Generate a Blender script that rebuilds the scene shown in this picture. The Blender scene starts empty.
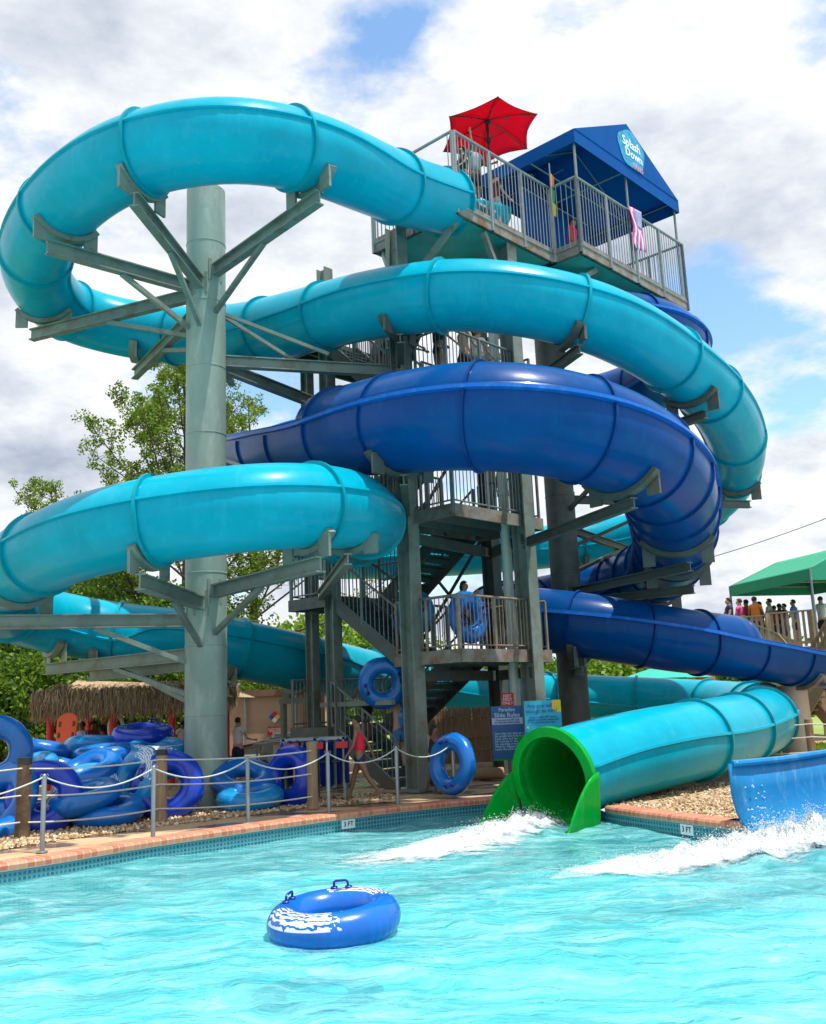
import bpy, bmesh, math, random
from mathutils import Vector, Matrix, noise
random.seed(11)
PI = math.pi
V = Vector
scene = bpy.context.scene
COL = scene.collection

# ------------------------------------------------------------------ camera
FPX = 964.0
pit, rol = math.radians(11.1), math.radians(2.4)
R0 = V((1, 0, 0)); U0 = V((0, -math.sin(pit), math.cos(pit))); FW = V((0, math.cos(pit), math.sin(pit)))
RT = R0 * math.cos(rol) - U0 * math.sin(rol)
UP = R0 * math.sin(rol) + U0 * math.cos(rol)
CAM = V((0, 0, 2.0))
cd = bpy.data.cameras.new('camera'); cam = bpy.data.objects.new('camera', cd); COL.objects.link(cam)
cam.matrix_world = Matrix(((RT.x, UP.x, -FW.x, CAM.x), (RT.y, UP.y, -FW.y, CAM.y), (RT.z, UP.z, -FW.z, CAM.z), (0, 0, 0, 1)))
cd.sensor_fit = 'VERTICAL'; cd.sensor_height = 36.0; cd.sensor_width = 36.0
cd.lens = 36.0 * FPX / 1024.0
cd.clip_start = 0.1; cd.clip_end = 3000
scene.camera = cam

def ray(px, py):
    return FW + RT * ((px - 413) / FPX) + UP * ((512 - py) / FPX)
def P(px, py, Y):          # the place seen at that point of the photograph, Y metres out
    d = ray(px, py); return CAM + d * (Y / d.y)
def Pz(px, py, z):
    d = ray(px, py); return CAM + d * ((z - CAM.z) / d.z)

# ------------------------------------------------------------------ materials
def new_mat(name):
    m = bpy.data.materials.new(name); m.use_nodes = True
    nt = m.node_tree
    b = nt.nodes['Principled BSDF']
    return m, nt, b
def node(nt, typ, **kw):
    n = nt.nodes.new(typ)
    for k, v in kw.items():
        setattr(n, k, v)
    return n
def ramp(nt, fac, stops):
    r = node(nt, 'ShaderNodeValToRGB')
    e = r.color_ramp.elements
    while len(e) < len(stops): e.new(0.5)
    for i, (p, c) in enumerate(stops):
        e[i].position = p; e[i].color = (*c, 1) if len(c) == 3 else c
    nt.links.new(fac, r.inputs[0])
    return r.outputs[0]
def noise_tex(nt, scale, detail=4, rough=0.5, vec=None, stretch=None):
    n = node(nt, 'ShaderNodeTexNoise'); n.inputs['Scale'].default_value = scale
    n.inputs['Detail'].default_value = detail; n.inputs['Roughness'].default_value = rough
    if vec is None:
        vec = node(nt, 'ShaderNodeTexCoord').outputs['Object']
    if stretch:
        mp = node(nt, 'ShaderNodeMapping'); mp.inputs['Scale'].default_value = stretch
        nt.links.new(vec, mp.inputs[0]); vec = mp.outputs[0]
    nt.links.new(vec, n.inputs['Vector'])
    return n.outputs['Fac']
def mul(c, k): return tuple(min(1, x * k) for x in c)
def mat(name, col, rough=0.5, metal=0.0, var=0.12, vscale=3.0, dirt=None, dscale=1.2, damt=(0.5, 0.7), bump=0.0, bscale=30, coat=0.0, stretch=None, trans=0.0, spec=None):
    m, nt, b = new_mat(name)
    f = noise_tex(nt, vscale, 5, 0.6, stretch=stretch)
    c = ramp(nt, f, [(0.3, mul(col, 1 - var)), (0.7, mul(col, 1 + var))])
    if dirt:
        f2 = noise_tex(nt, dscale, 8, 0.7, stretch=stretch)
        k = ramp(nt, f2, [(damt[0], (0, 0, 0)), (damt[1], (1, 1, 1))])
        mx = node(nt, 'ShaderNodeMix', data_type='RGBA')
        nt.links.new(k, mx.inputs[0]); nt.links.new(c, mx.inputs[6]); mx.inputs[7].default_value = (*dirt, 1)
        c = mx.outputs[2]
    nt.links.new(c, b.inputs['Base Color'])
    fr = noise_tex(nt, vscale * 2.3, 4)
    rr = node(nt, 'ShaderNodeMapRange'); rr.inputs[3].default_value = rough * 0.75; rr.inputs[4].default_value = min(1, rough * 1.3)
    nt.links.new(fr, rr.inputs[0]); nt.links.new(rr.outputs[0], b.inputs['Roughness'])
    b.inputs['Metallic'].default_value = metal
    if coat: b.inputs['Coat Weight'].default_value = coat; b.inputs['Coat Roughness'].default_value = 0.12
    if spec is not None: b.inputs['Specular IOR Level'].default_value = spec
    if bump:
        bf = noise_tex(nt, bscale, 5)
        bp = node(nt, 'ShaderNodeBump'); bp.inputs['Strength'].default_value = bump; bp.inputs['Distance'].default_value = 0.02
        nt.links.new(bf, bp.inputs['Height']); nt.links.new(bp.outputs[0], b.inputs['Normal'])
    if trans:
        out = nt.nodes['Material Output']
        tr = node(nt, 'ShaderNodeBsdfTranslucent'); nt.links.new(c, tr.inputs['Color'])
        mx = node(nt, 'ShaderNodeMixShader'); mx.inputs[0].default_value = trans
        nt.links.new(b.outputs[0], mx.inputs[1]); nt.links.new(tr.outputs[0], mx.inputs[2]); nt.links.new(mx.outputs[0], out.inputs['Surface'])
    return m

M = {}
def fiberglass(name, col, chalk):
    # gel-coat: faint lengthwise run marks and chalky patches, glossy
    m, nt, b = new_mat(name)
    f = noise_tex(nt, 1.1, 7, 0.65)
    c1 = ramp(nt, f, [(0.3, mul(col, 0.88)), (0.72, mul(col, 1.12))])
    f2 = noise_tex(nt, 5.0, 8, 0.75, stretch=(1, 1, 0.25))
    k = ramp(nt, f2, [(0.52, (0, 0, 0)), (0.85, (0.32, 0.32, 0.32))])
    mx = node(nt, 'ShaderNodeMix', data_type='RGBA'); nt.links.new(k, mx.inputs[0]); nt.links.new(c1, mx.inputs[6]); mx.inputs[7].default_value = (*chalk, 1)
    nt.links.new(mx.outputs[2], b.inputs['Base Color'])
    rr = node(nt, 'ShaderNodeMapRange'); rr.inputs[3].default_value = 0.2; rr.inputs[4].default_value = 0.42
    nt.links.new(noise_tex(nt, 2.0, 6, 0.7), rr.inputs[0]); nt.links.new(rr.outputs[0], b.inputs['Roughness'])
    b.inputs['Coat Weight'].default_value = 0.12; b.inputs['Coat Roughness'].default_value = 0.12; b.inputs['Specular IOR Level'].default_value = 0.08
    bp = node(nt, 'ShaderNodeBump'); bp.inputs['Strength'].default_value = 0.18; bp.inputs['Distance'].default_value = 0.05
    nt.links.new(noise_tex(nt, 1.6, 3, 0.5), bp.inputs['Height']); nt.links.new(bp.outputs[0], b.inputs['Normal'])
    out = nt.nodes['Material Output']
    tr = node(nt, 'ShaderNodeBsdfTranslucent'); nt.links.new(mx.outputs[2], tr.inputs['Color'])
    ms = node(nt, 'ShaderNodeMixShader'); ms.inputs[0].default_value = 0.05
    nt.links.new(b.outputs[0], ms.inputs[1]); nt.links.new(tr.outputs[0], ms.inputs[2]); nt.links.new(ms.outputs[0], out.inputs['Surface'])
    return m
M['aqua'] = fiberglass('aqua_fiberglass', (0.0003, 0.350, 0.495), (0.10, 0.52, 0.60))
M['aqua_rim'] = fiberglass('aqua_rim', (0.001, 0.29, 0.38), (0.08, 0.43, 0.50))
M['blue'] = fiberglass('blue_fiberglass', (0.0001, 0.058, 0.235), (0.005, 0.17, 0.42))
M['blue_rim'] = fiberglass('blue_rim', (0.001, 0.040, 0.19), (0.05, 0.2, 0.42))
M['seam_blue'] = fiberglass('seam_blue', (0.01, 0.12, 0.48), (0.25, 0.5, 0.8))
M['flume'] = fiberglass('flume_blue', (0.02, 0.22, 0.50), (0.65, 0.80, 0.9))
M['green'] = fiberglass('green_fiberglass', (0.0, 0.30, 0.03), (0.2, 0.55, 0.25))
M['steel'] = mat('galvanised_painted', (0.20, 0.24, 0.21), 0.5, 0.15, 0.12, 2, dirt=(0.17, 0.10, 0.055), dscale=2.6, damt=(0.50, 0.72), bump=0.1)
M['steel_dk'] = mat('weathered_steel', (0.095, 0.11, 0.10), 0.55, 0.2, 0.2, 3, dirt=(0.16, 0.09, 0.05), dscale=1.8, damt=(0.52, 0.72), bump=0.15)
M['rust'] = mat('rusty_channel', (0.25, 0.22, 0.19), 0.65, 0.1, 0.2, 3, dirt=(0.17, 0.075, 0.03), dscale=2.4, damt=(0.45, 0.66), bump=0.2)
M['pipe'] = mat('column_paint', (0.24, 0.315, 0.27), 0.42, 0.1, 0.16, 1.6, dirt=(0.36, 0.41, 0.37), dscale=3.0, damt=(0.5, 0.72), bump=0.08, bscale=12, stretch=(1, 1, .35))
M['galv'] = mat('galvanised_rail', (0.25, 0.28, 0.29), 0.4, 0.5, 0.15, 6)
M['rail_dk'] = mat('dark_rail', (0.17, 0.20, 0.20), 0.45, 0.3, 0.15, 6, dirt=(0.2, .11, .06), dscale=4, damt=(.55, .75))
M['rail_rust'] = mat('sun_rusted_rail', (0.30, 0.24, 0.19), 0.55, 0.2, 0.15, 6, dirt=(0.24, .12, .06), dscale=4, damt=(.45, .7))
M['teal_panel'] = mat('teal_deck_underside', (0.02, 0.36, 0.33), 0.5, 0, 0.15, 1.5, dirt=(0.05, 0.2, 0.19), dscale=1.4)
M['tread'] = mat('dark_grating', (0.05, 0.09, 0.09), 0.6, 0.2, 0.2, 5)
M['white_pvc'] = mat('white_pipe', (0.62, 0.64, 0.58), 0.4, 0, 0.06, 2, dirt=(0.4, .36, .28), dscale=1.5, damt=(.6, .8))
M['canvas_blue'] = mat('blue_canvas', (0.001, 0.085, 0.33), 0.65, 0, 0.07, 1.5, bump=0.06, bscale=5, trans=0.1, spec=.1)
M['canvas_red'] = mat('red_canvas', (0.66, 0.006, 0.055), 0.7, 0, 0.06, 2, trans=0.65)
M['canvas_green'] = mat('green_canvas', (0.022, 0.31, 0.18), 0.7, 0, 0.06, 1, trans=0.1)
M['canvas_teal'] = mat('teal_canvas', (0.02, 0.42, 0.33), 0.7, 0, 0.06, 1, trans=0.1)
M['black_metal'] = mat('dark_pole', (0.03, 0.03, 0.035), 0.4, 0.3)
M['wood'] = mat('weathered_wood', (0.30, 0.20, 0.12), 0.75, 0, 0.25, 6, stretch=(6, 6, 1), bump=0.2)
M['wood_pale'] = mat('pale_pine', (0.42, 0.31, 0.20), 0.75, 0, 0.2, 6, bump=0.2)  # paler tan wood for the deck rails, posts and one log
M['wood_dark'] = mat('dark_creosote_wood', (0.08, 0.05, 0.03), 0.8, 0, 0.4, 8, dirt=(0.2, 0.13, 0.07), dscale=5, bump=0.3)
M['rope'] = mat('rope', (0.55, 0.54, 0.50), 0.8, 0, 0.15, 20)
M['concrete_col'] = mat('concrete_pillar', (0.50, 0.42, 0.34), 0.8, 0, 0.08, 2, dirt=(.38, .31, .25), dscale=2, bump=0.1)
M['stucco'] = mat('tan_stucco', (0.45, 0.31, 0.21), 0.9, 0, 0.08, 1.2, dirt=(.33, .22, .14), dscale=.8, bump=0.15)
M['brown_panel'] = mat('brown_panel', (0.20, 0.11, 0.06), 0.8, 0, 0.2, 2)
M['red'] = mat('red_paint', (0.60, 0.015, 0.02), 0.45)
M['orange'] = mat('orange_plastic', (0.80, 0.10, 0.01), 0.4)
M['yellow'] = mat('yellow_paint', (0.75, 0.55, 0.02), 0.5)
M['white'] = mat('white_paint', (0.78, 0.78, 0.78), 0.5, 0, 0.04)
M['black'] = mat('black_rubber', (0.015, 0.015, 0.018), 0.5)
M['grey'] = mat('grey_plastic', (0.32, 0.33, 0.33), 0.5)
M['sign_blue'] = mat('sign_blue', (0.006, 0.07, 0.24), 0.35, 0, 0.04)
M['sign_cyan'] = mat('sign_cyan', (0.02, 0.38, 0.55), 0.35, 0, 0.04)
M['sign_deep'] = mat('sign_deep', (0.005, 0.10, 0.42), 0.35, 0, 0.04)
M['text_pale'] = mat('text_pale_blue', (0.35, 0.55, 0.68), 0.5, 0, 0.02)
M['vinyl_dk'] = mat('vinyl_royal', (0.004, 0.05, 0.50), 0.28, 0, 0.08, 3, coat=0.4)
M['vinyl_blue'] = mat('vinyl_blue', (0.004, 0.14, 0.55), 0.28, 0, 0.1, 3, coat=0.4)
M['vinyl_sky'] = mat('vinyl_sky', (0.01, 0.25, 0.62), 0.3, 0, 0.1, 3, coat=0.4)
M['handle'] = mat('handle_navy', (0.003, 0.02, 0.22), 0.35)
M['straw'] = mat('thatch', (0.36, 0.25, 0.15), 0.9, 0, 0.35, 9)
M['bamboo'] = mat('bamboo_fence', (0.33, 0.22, 0.14), 0.8, 0, 0.3, 5, stretch=(10, 10, .6), bump=0.3)
def skin(name, c): M[name] = mat(name, c, 0.5, 0, 0.06, 8)
skin('skin_a', (0.45, 0.24, 0.15)); skin('skin_b', (0.25, 0.12, 0.07)); skin('skin_c', (0.55, 0.33, 0.23)); skin('skin_d', (0.16, 0.075, 0.045))
for n_, c_ in dict(hair_black=(.012, .01, .01), hair_brown=(.06, .03, .015), hair_fair=(.30, .18, .07), cloth_black=(.015, .015, .02), cloth_white=(.72, .73, .76), cloth_grey=(.28, .33, .37), cloth_red=(.78, .015, .06), cloth_navy=(.01, .02, .08), cloth_blue=(.05, .22, .50), cloth_pink=(.75, .08, .30), cloth_orange=(.75, .22, .03), cloth_maroon=(.2, .03, .03), cloth_lilac=(.35, .33, .55), cloth_yellow=(.7, .5, .05), cloth_green=(.05, .3, .12)).items():
    M[n_] = mat(n_, c_, 0.8, 0, 0.1, 12)

# foliage
def leafmat(name, c1, c2, c3):
    m, nt, b = new_mat(name)
    g = node(nt, 'ShaderNodeNewGeometry')
    c = ramp(nt, g.outputs['Random Per Island'], [(0.0, c1), (0.55, c2), (1.0, c3)])
    nt.links.new(c, b.inputs['Base Color']); b.inputs['Roughness'].default_value = 0.55
    b.inputs['Specular IOR Level'].default_value = 0.3
    tr = node(nt, 'ShaderNodeBsdfTranslucent'); nt.links.new(c, tr.inputs['Color'])
    ms = node(nt, 'ShaderNodeMixShader'); ms.inputs[0].default_value = 0.4
    nt.links.new(b.outputs[0], ms.inputs[1]); nt.links.new(tr.outputs[0], ms.inputs[2])
    nt.links.new(ms.outputs[0], nt.nodes['Material Output'].inputs['Surface'])
    return m
M['leaf_pine'] = leafmat('leaf_pine', (0.05, 0.10, 0.010), (0.16, 0.26, 0.02), (0.36, 0.46, 0.05))
M['leaf_mid'] = leafmat('leaf_mid', (0.03, 0.08, 0.008), (0.09, 0.18, 0.014), (0.21, 0.33, 0.03))
M['leaf_lime'] = leafmat('leaf_lime', (0.08, 0.17, 0.015), (0.17, 0.30, 0.02), (0.32, 0.45, 0.05))
M['bark'] = mat('bark', (0.08, 0.055, 0.04), 0.9, 0, 0.3, 4, bump=0.4)

# ------------------------------------------------------------------ mesh builder
def props(o, label=None, cat=None, group=None, kind=None):
    if label: o['label'] = label
    if cat: o['category'] = cat
    if group: o['group'] = group
    if kind: o['kind'] = kind
    return o
def thing(name, label, cat, loc=(0, 0, 0), group=None, mat4=None):
    o = bpy.data.objects.new(name, None); COL.objects.link(o); o.empty_display_size = 0.1
    if mat4 is not None: o.matrix_world = mat4
    else: o.location = loc
    return props(o, label, cat, group)
def root_loc(o):
    while o.parent: o = o.parent
    return V(o.location)
class MB:
    def __init__(s): s.v = []; s.f = []; s.uv = None
    def add(s, vs, fs):
        n = len(s.v); s.v += [V(a) for a in vs]; s.f += [tuple(i + n for i in f) for f in fs]
    def box(s, c, size, rz=0.0, mtx=None):
        c = V(c); hx, hy, hz = size[0] / 2, size[1] / 2, size[2] / 2
        m = mtx or Matrix.Rotation(rz, 3, 'Z')
        vs = [c + m @ V((x * hx, y * hy, z * hz)) for x in (-1, 1) for y in (-1, 1) for z in (-1, 1)]
        s.add(vs, [(0, 1, 3, 2), (4, 6, 7, 5), (0, 4, 5, 1), (2, 3, 7, 6), (0, 2, 6, 4), (1, 5, 7, 3)])
    def beam(s, a, b, w, h, up=V((0, 0, 1))):
        a = V(a); b = V(b); d = (b - a)
        if d.length < 1e-6: return
        dn = d.normalized(); side = dn.cross(up)
        if side.length < 1e-4: side = dn.cross(V((0, 1, 0)))
        side.normalize(); u = side.cross(dn)
        vs = [p + side * (x * w / 2) + u * (y * h / 2) for p in (a, b) for x, y in ((-1, -1), (1, -1), (1, 1), (-1, 1))]
        s.add(vs, [(0, 3, 2, 1), (4, 5, 6, 7), (0, 1, 5, 4), (1, 2, 6, 5), (2, 3, 7, 6), (3, 0, 4, 7)])
    def ibeam(s, a, b, w, h, t=0.025):
        a = V(a); b = V(b); dn = (b - a).normalized(); side = dn.cross(V((0, 0, 1))).normalized(); u = side.cross(dn)
        s.beam(a + u * (h / 2 - t / 2), b + u * (h / 2 - t / 2), w, t)
        s.beam(a - u * (h / 2 - t / 2), b - u * (h / 2 - t / 2), w, t)
        s.beam(a, b, t, h - 2 * t)
    def tube(s, pts, r, n=8, caps=True, closed=False):
        pts = [V(p) for p in pts]; N = len(pts); rs = r if isinstance(r, (list, tuple)) else [r] * N
        base = len(s.v); prev = None
        for i, p in enumerate(pts):
            if closed: t = pts[(i + 1) % N] - pts[i - 1]
            else: t = pts[min(i + 1, N - 1)] - pts[max(i - 1, 0)]
            t.normalize()
            if prev is None:
                a = t.cross(V((0, 0, 1)))
                if a.length < 0.1: a = t.cross(V((1, 0, 0)))
            else:
                a = prev - t * prev.dot(t)
            a.normalize(); prev = a; b = t.cross(a)
            for k in range(n):
                an = 2 * PI * k / n
                s.v.append(p + (a * math.cos(an) + b * math.sin(an)) * rs[i])
        for i in range(N if closed else N - 1):
            j = (i + 1) % N
            for k in range(n):
                k2 = (k + 1) % n
                s.f.append((base + i * n + k, base + i * n + k2, base + j * n + k2, base + j * n + k))
        if caps and not closed:
            s.f.append(tuple(base + k for k in range(n - 1, -1, -1)))
            s.f.append(tuple(base + (N - 1) * n + k for k in range(n)))
    def cyl(s, a, b, r, n=12, r2=None):
        s.tube([a, b], [r, r if r2 is None else r2], n)
    def lathe(s, c, prof, n=20):
        c = V(c); base = len(s.v)
        for r, z in prof:
            for k in range(n):
                an = 2 * PI * k / n; s.v.append(c + V((r * math.cos(an), r * math.sin(an), z)))
        for i in range(len(prof) - 1):
            for k in range(n):
                k2 = (k + 1) % n
                s.f.append((base + i * n + k, base + i * n + k2, base + (i + 1) * n + k2, base + (i + 1) * n + k))
    def sphere(s, c, r, n=10, m=7, sc=(1, 1, 1)):
        c = V(c)
        prof = [(math.sin(PI * i / m) * r, -math.cos(PI * i / m) * r) for i in range(m + 1)]
        base = len(s.v)
        for rr, z in prof:
            for k in range(n):
                an = 2 * PI * k / n; s.v.append(c + V((rr * math.cos(an) * sc[0], rr * math.sin(an) * sc[1], z * sc[2])))
        for i in range(m):
            for k in range(n):
                k2 = (k + 1) % n
                s.f.append((base + i * n + k, base + i * n + k2, base + (i + 1) * n + k2, base + (i + 1) * n + k))
    def poly(s, pts): s.add(pts, [tuple(range(len(pts)))])
    def slab(s, pts, thick, dirn=V((0, 0, -1))):   # polygon with thickness
        pts = [V(p) for p in pts]; n = len(pts); q = [p + dirn * thick for p in pts]
        s.add(pts + q, [tuple(range(n)), tuple(range(2 * n - 1, n - 1, -1))] + [(i, i + n, (i + 1) % n + n, (i + 1) % n) for i in range(n)])
    def build(s, name, m, parent=None, local=False, smooth=False, angle=None, thick=None, bevel=None):
        me = bpy.data.meshes.new(name)
        off = V((0, 0, 0))
        if parent is not None and not local: off = root_loc(parent)
        me.from_pydata([tuple(a - off) for a in s.v], [], s.f)
        if s.uv:
            uvl = me.uv_layers.new(name='UVMap')
            for l in me.loops: uvl.data[l.index].uv = s.uv[l.vertex_index]
        me.validate(); me.update()
        bm = bmesh.new(); bm.from_mesh(me)
        if not s.uv: bmesh.ops.recalc_face_normals(bm, faces=bm.faces)
        bm.to_mesh(me); bm.free()
        if m is not None: me.materials.append(m)
        if smooth:
            me.polygons.foreach_set('use_smooth', [True] * len(me.polygons))
            me.set_sharp_from_angle(angle=math.radians(angle or 40))
        o = bpy.data.objects.new(name, me); COL.objects.link(o)
        if parent is not None: o.parent = parent
        if thick:
            md = o.modifiers.new('thickness', 'SOLIDIFY'); md.thickness = thick; md.offset = -1
        if bevel:
            md = o.modifiers.new('edges', 'BEVEL'); md.width = bevel; md.segments = 2
        return o
def text(s, size, m, parent, origin, xdir, ydir, name='lettering', align='CENTER', ext=0.004, lift=0.006, spacing=1.0):
    cu = bpy.data.curves.new(name, 'FONT'); cu.body = s; cu.size = size; cu.align_x = align; cu.align_y = 'CENTER'
    cu.extrude = ext; cu.space_line = 0.85; cu.resolution_u = 2; cu.offset = size * 0.012; cu.space_character = spacing
    cu.materials.append(m)
    tmp = bpy.data.objects.new('tmp', cu); COL.objects.link(tmp)
    dg = bpy.context.evaluated_depsgraph_get(); dg.update()
    me = bpy.data.meshes.new_from_object(tmp.evaluated_get(dg)); bpy.data.objects.remove(tmp)
    if not me.materials: me.materials.append(m)
    o = bpy.data.objects.new(name, me); COL.objects.link(o); o.parent = parent
    x = V(xdir).normalized(); y = V(ydir).normalized(); z = x.cross(y)
    p = V(origin) + z * lift - root_loc(parent)
    o.matrix_local = Matrix(((x.x, y.x, z.x, p.x), (x.y, y.y, z.y, p.y), (x.z, y.z, z.z, p.z), (0, 0, 0, 1)))
    return o

# ------------------------------------------------------------------ world and sun
SUN = V((0.27, -0.13, 1.0)).normalized()
w = bpy.data.worlds.new('World'); scene.world = w; w.use_nodes = True
nt = w.node_tree; bg = nt.nodes['Background']
sky = node(nt, 'ShaderNodeTexSky', sky_type='NISHITA'); sky.sun_disc = False
sky.sun_elevation = math.asin(SUN.z); sky.sun_rotation = math.atan2(SUN.x, SUN.y)
sky.air_density = 1.0; sky.dust_density = 0.8; sky.ozone_density = 1.2
tc = node(nt, 'ShaderNodeTexCoord')
sep = node(nt, 'ShaderNodeSeparateXYZ'); nt.links.new(tc.outputs['Generated'], sep.inputs[0])
def mth(op, a, b=None, clamp=False):
    n = node(nt, 'ShaderNodeMath', operation=op); n.use_clamp = clamp
    for i, x in enumerate((a, b)):
        if x is None: continue
        if isinstance(x, (int, float)): n.inputs[i].default_value = x
        else: nt.links.new(x, n.inputs[i])
    return n.outputs[0]
zc = mth('MAXIMUM', sep.outputs[2], 0.0); dz = mth('ADD', zc, 0.35)
cmb = node(nt, 'ShaderNodeCombineXYZ'); nt.links.new(mth('DIVIDE', sep.outputs[0], dz), cmb.inputs[0]); nt.links.new(mth('DIVIDE', sep.outputs[1], dz), cmb.inputs[1])
nt.links.new(mth('MULTIPLY', zc, 1.5), cmb.inputs[2])
def wn(scale, det, rough, off):
    n = node(nt, 'ShaderNodeTexNoise'); n.inputs['Scale'].default_value = scale; n.inputs['Detail'].default_value = det; n.inputs['Roughness'].default_value = rough
    mp = node(nt, 'ShaderNodeMapping'); mp.inputs['Location'].default_value = off; nt.links.new(cmb.outputs[0], mp.inputs[0]); nt.links.new(mp.outputs[0], n.inputs['Vector'])
    return n.outputs['Fac']
def gap(px, py, rad):      # openings of blue between the clouds, by direction
    d = ray(px, py).normalized()
    vm = node(nt, 'ShaderNodeVectorMath', operation='DISTANCE'); vm.inputs[1].default_value = d
    nt.links.new(tc.outputs['Generated'], vm.inputs[0])
    mr = node(nt, 'ShaderNodeMapRange'); mr.inputs[1].default_value = 0; mr.inputs[2].default_value = rad; mr.inputs[3].default_value = 1; mr.inputs[4].default_value = 0
    mr.interpolation_type = 'SMOOTHSTEP'
    nt.links.new(vm.outputs['Value'], mr.inputs[0]); return mr.outputs[0]
cov = mth('ADD', wn(2.3, 10, 0.62, (3.1, 1.7, 0)), 0.11)
for gx, gy, gr, ga in ((728, 340, .18, .19), (690, 290, .10, .11), (400, 40, .13, .15), (830, 60, .09, .12), (800, 415, .07, .13), (360, 45, .09, .08), (35, 450, .05, .10), (280, 400, .10, .13), (560, 20, .05, .05)):
    cov = mth('SUBTRACT', cov, mth('MULTIPLY', gap(gx, gy, gr), ga))
cov_r = ramp(nt, cov, [(0.44, (0, 0, 0)), (0.55, (1, 1, 1))])
shade = ramp(nt, wn(3.4, 8, 0.6, (7.7, 2.2, 1)), [(0.28, (5.4, 6.0, 6.9)), (0.47, (7.3, 7.8, 8.4)), (0.62, (9.6, 9.7, 9.8))])
# ramp colours are clamped above one only in the picker, so scale separately
shade = ramp(nt, wn(3.4, 8, 0.6, (7.7, 2.2, 1)), [(0.28, (0.42, 0.48, 0.59)), (0.43, (0.68, 0.73, 0.81)), (0.56, (0.97, 0.98, 1.0))])
sc = node(nt, 'ShaderNodeMix', data_type='RGBA', blend_type='MULTIPLY'); sc.inputs[0].default_value = 1; nt.links.new(shade, sc.inputs[6]); sc.inputs[7].default_value = (9.2, 9.2, 9.2, 1)
mx = node(nt, 'ShaderNodeMix', data_type='RGBA'); nt.links.new(cov_r, mx.inputs[0])
skm = node(nt, 'ShaderNodeMix', data_type='RGBA', blend_type='MULTIPLY'); skm.inputs[0].default_value = 1; nt.links.new(sky.outputs[0], skm.inputs[6]); skm.inputs[7].default_value = (1.9, 2.2, 2.25, 1)
nt.links.new(skm.outputs[2], mx.inputs[6]); nt.links.new(sc.outputs[2], mx.inputs[7])
nt.links.new(mx.outputs[2], bg.inputs['Color']); bg.inputs['Strength'].default_value = 0.1
ld = bpy.data.lights.new('sun', 'SUN'); ld.energy = 5.0; ld.angle = math.radians(0.53); ld.color = (1.0, 0.955, 0.88)
lo = bpy.data.objects.new('sun', ld); COL.objects.link(lo); lo.rotation_euler = (-SUN).to_track_quat('-Z', 'Y').to_euler()
lo.location = (0, 0, 60)
scene.view_settings.view_transform = 'Standard'; scene.view_settings.look = 'None'
scene.view_settings.exposure = 0.25; scene.view_settings.gamma = 1; scene.view_settings.use_curve_mapping = False
try: scene.cycles.max_bounces = 8; scene.cycles.transparent_max_bounces = 12; scene.cycles.use_denoising = True; scene.cycles.caustics_reflective = False
except Exception: pass

# ------------------------------------------------------------------ pool, ground
GZ = 0.26
edge = [Pz(-330, 905, .24), Pz(0, 866, .24), Pz(150, 842, .24), Pz(290, 822, .24), Pz(400, 808, .24), Pz(495, 799, .24), V((1.85, 17.6, .24)), V((2.4, 17.0, .24)), V((2.75, 16.3, .24)), V((2.84, 15.76, .24)), V((3.1, 15.1, .24)), V((3.46, 14.4, .24)), Pz(735, 824, .24), V((4.5, 13.5, .24)), V((6.2, 14.75, .24)), V((9, 16.8, .24)), V((20, 24, .24))]
def smooth_poly(pts, n=6):
    out = []
    for i in range(len(pts) - 1):
        p0 = pts[max(i - 1, 0)]; p1 = pts[i]; p2 = pts[i + 1]; p3 = pts[min(i + 2, len(pts) - 1)]
        for k in range(n):
            t = k / n
            out.append(0.5 * ((2 * p1) + (p2 - p0) * t + (2 * p0 - 5 * p1 + 4 * p2 - p3) * t * t + (3 * p1 - p0 - 3 * p2 + p3) * t ** 3))
    out.append(pts[-1]); return out
EDGE = smooth_poly(edge[:6], 5)[:-1] + smooth_poly(edge[5:], 5)
def offset_line(line, d):
    out = []
    for i, p in enumerate(line):
        t = line[min(i + 1, len(line) - 1)] - line[max(i - 1, 0)]; t.z = 0; t.normalize()
        out.append(p + V((-t.y, t.x, 0)) * d)
    return out
def strip(line_a, line_b, name, m, za=None, zb=None, kind='structure'):
    mb = MB(); uv = []; L = 0
    for i, (a, b) in enumerate(zip(line_a, line_b)):
        if i: L += (a - line_a[i - 1]).length
        a2 = V(a); b2 = V(b)
        if za is not None: a2.z = za
        if zb is not None: b2.z = zb
        mb.v += [a2, b2]; uv += [(L, 0), (L, (a2 - b2).length)]
    mb.f = [(2 * i, 2 * i + 2, 2 * i + 3, 2 * i + 1) for i in range(len(line_a) - 1)]
    mb.uv = uv
    return props(mb.build(name, m, None), kind=kind)
# ground: one sheet to the horizon behind the pool edge
def ground_mat():
    m, nt, b = new_mat('ground')
    co = node(nt, 'ShaderNodeTexCoord').outputs['Object']
    f = noise_tex(nt, 0.15, 6, 0.6, co)
    c = ramp(nt, f, [(0.4, (0.10, 0.16, 0.03)), (0.55, (0.20, 0.30, 0.05)), (0.68, (0.30, 0.24, 0.14))])
    nt.links.new(c, b.inputs['Base Color']); b.inputs['Roughness'].default_value = 0.95
    return m
mb = MB()
g_in = offset_line(EDGE, 0.02)
far = [V((900, 24, 0)), V((900, 1500, 0)), V((-900, 1500, 0)), V((-900, 5, 0))]
mb.poly([V((p.x, p.y, 0.232)) for p in g_in] + [V((p.x, p.y, 0.232)) for p in far])
me_g = mb
o = mb.build('ground', ground_mat()); props(o, kind='structure')
bm = bmesh.new(); bm.from_mesh(o.data); bmesh.ops.triangulate(bm, faces=bm.faces)
for f in bm.faces:
    if f.normal.z < 0: f.normal_flip()
bm.to_mesh(o.data); bm.free()

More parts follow.
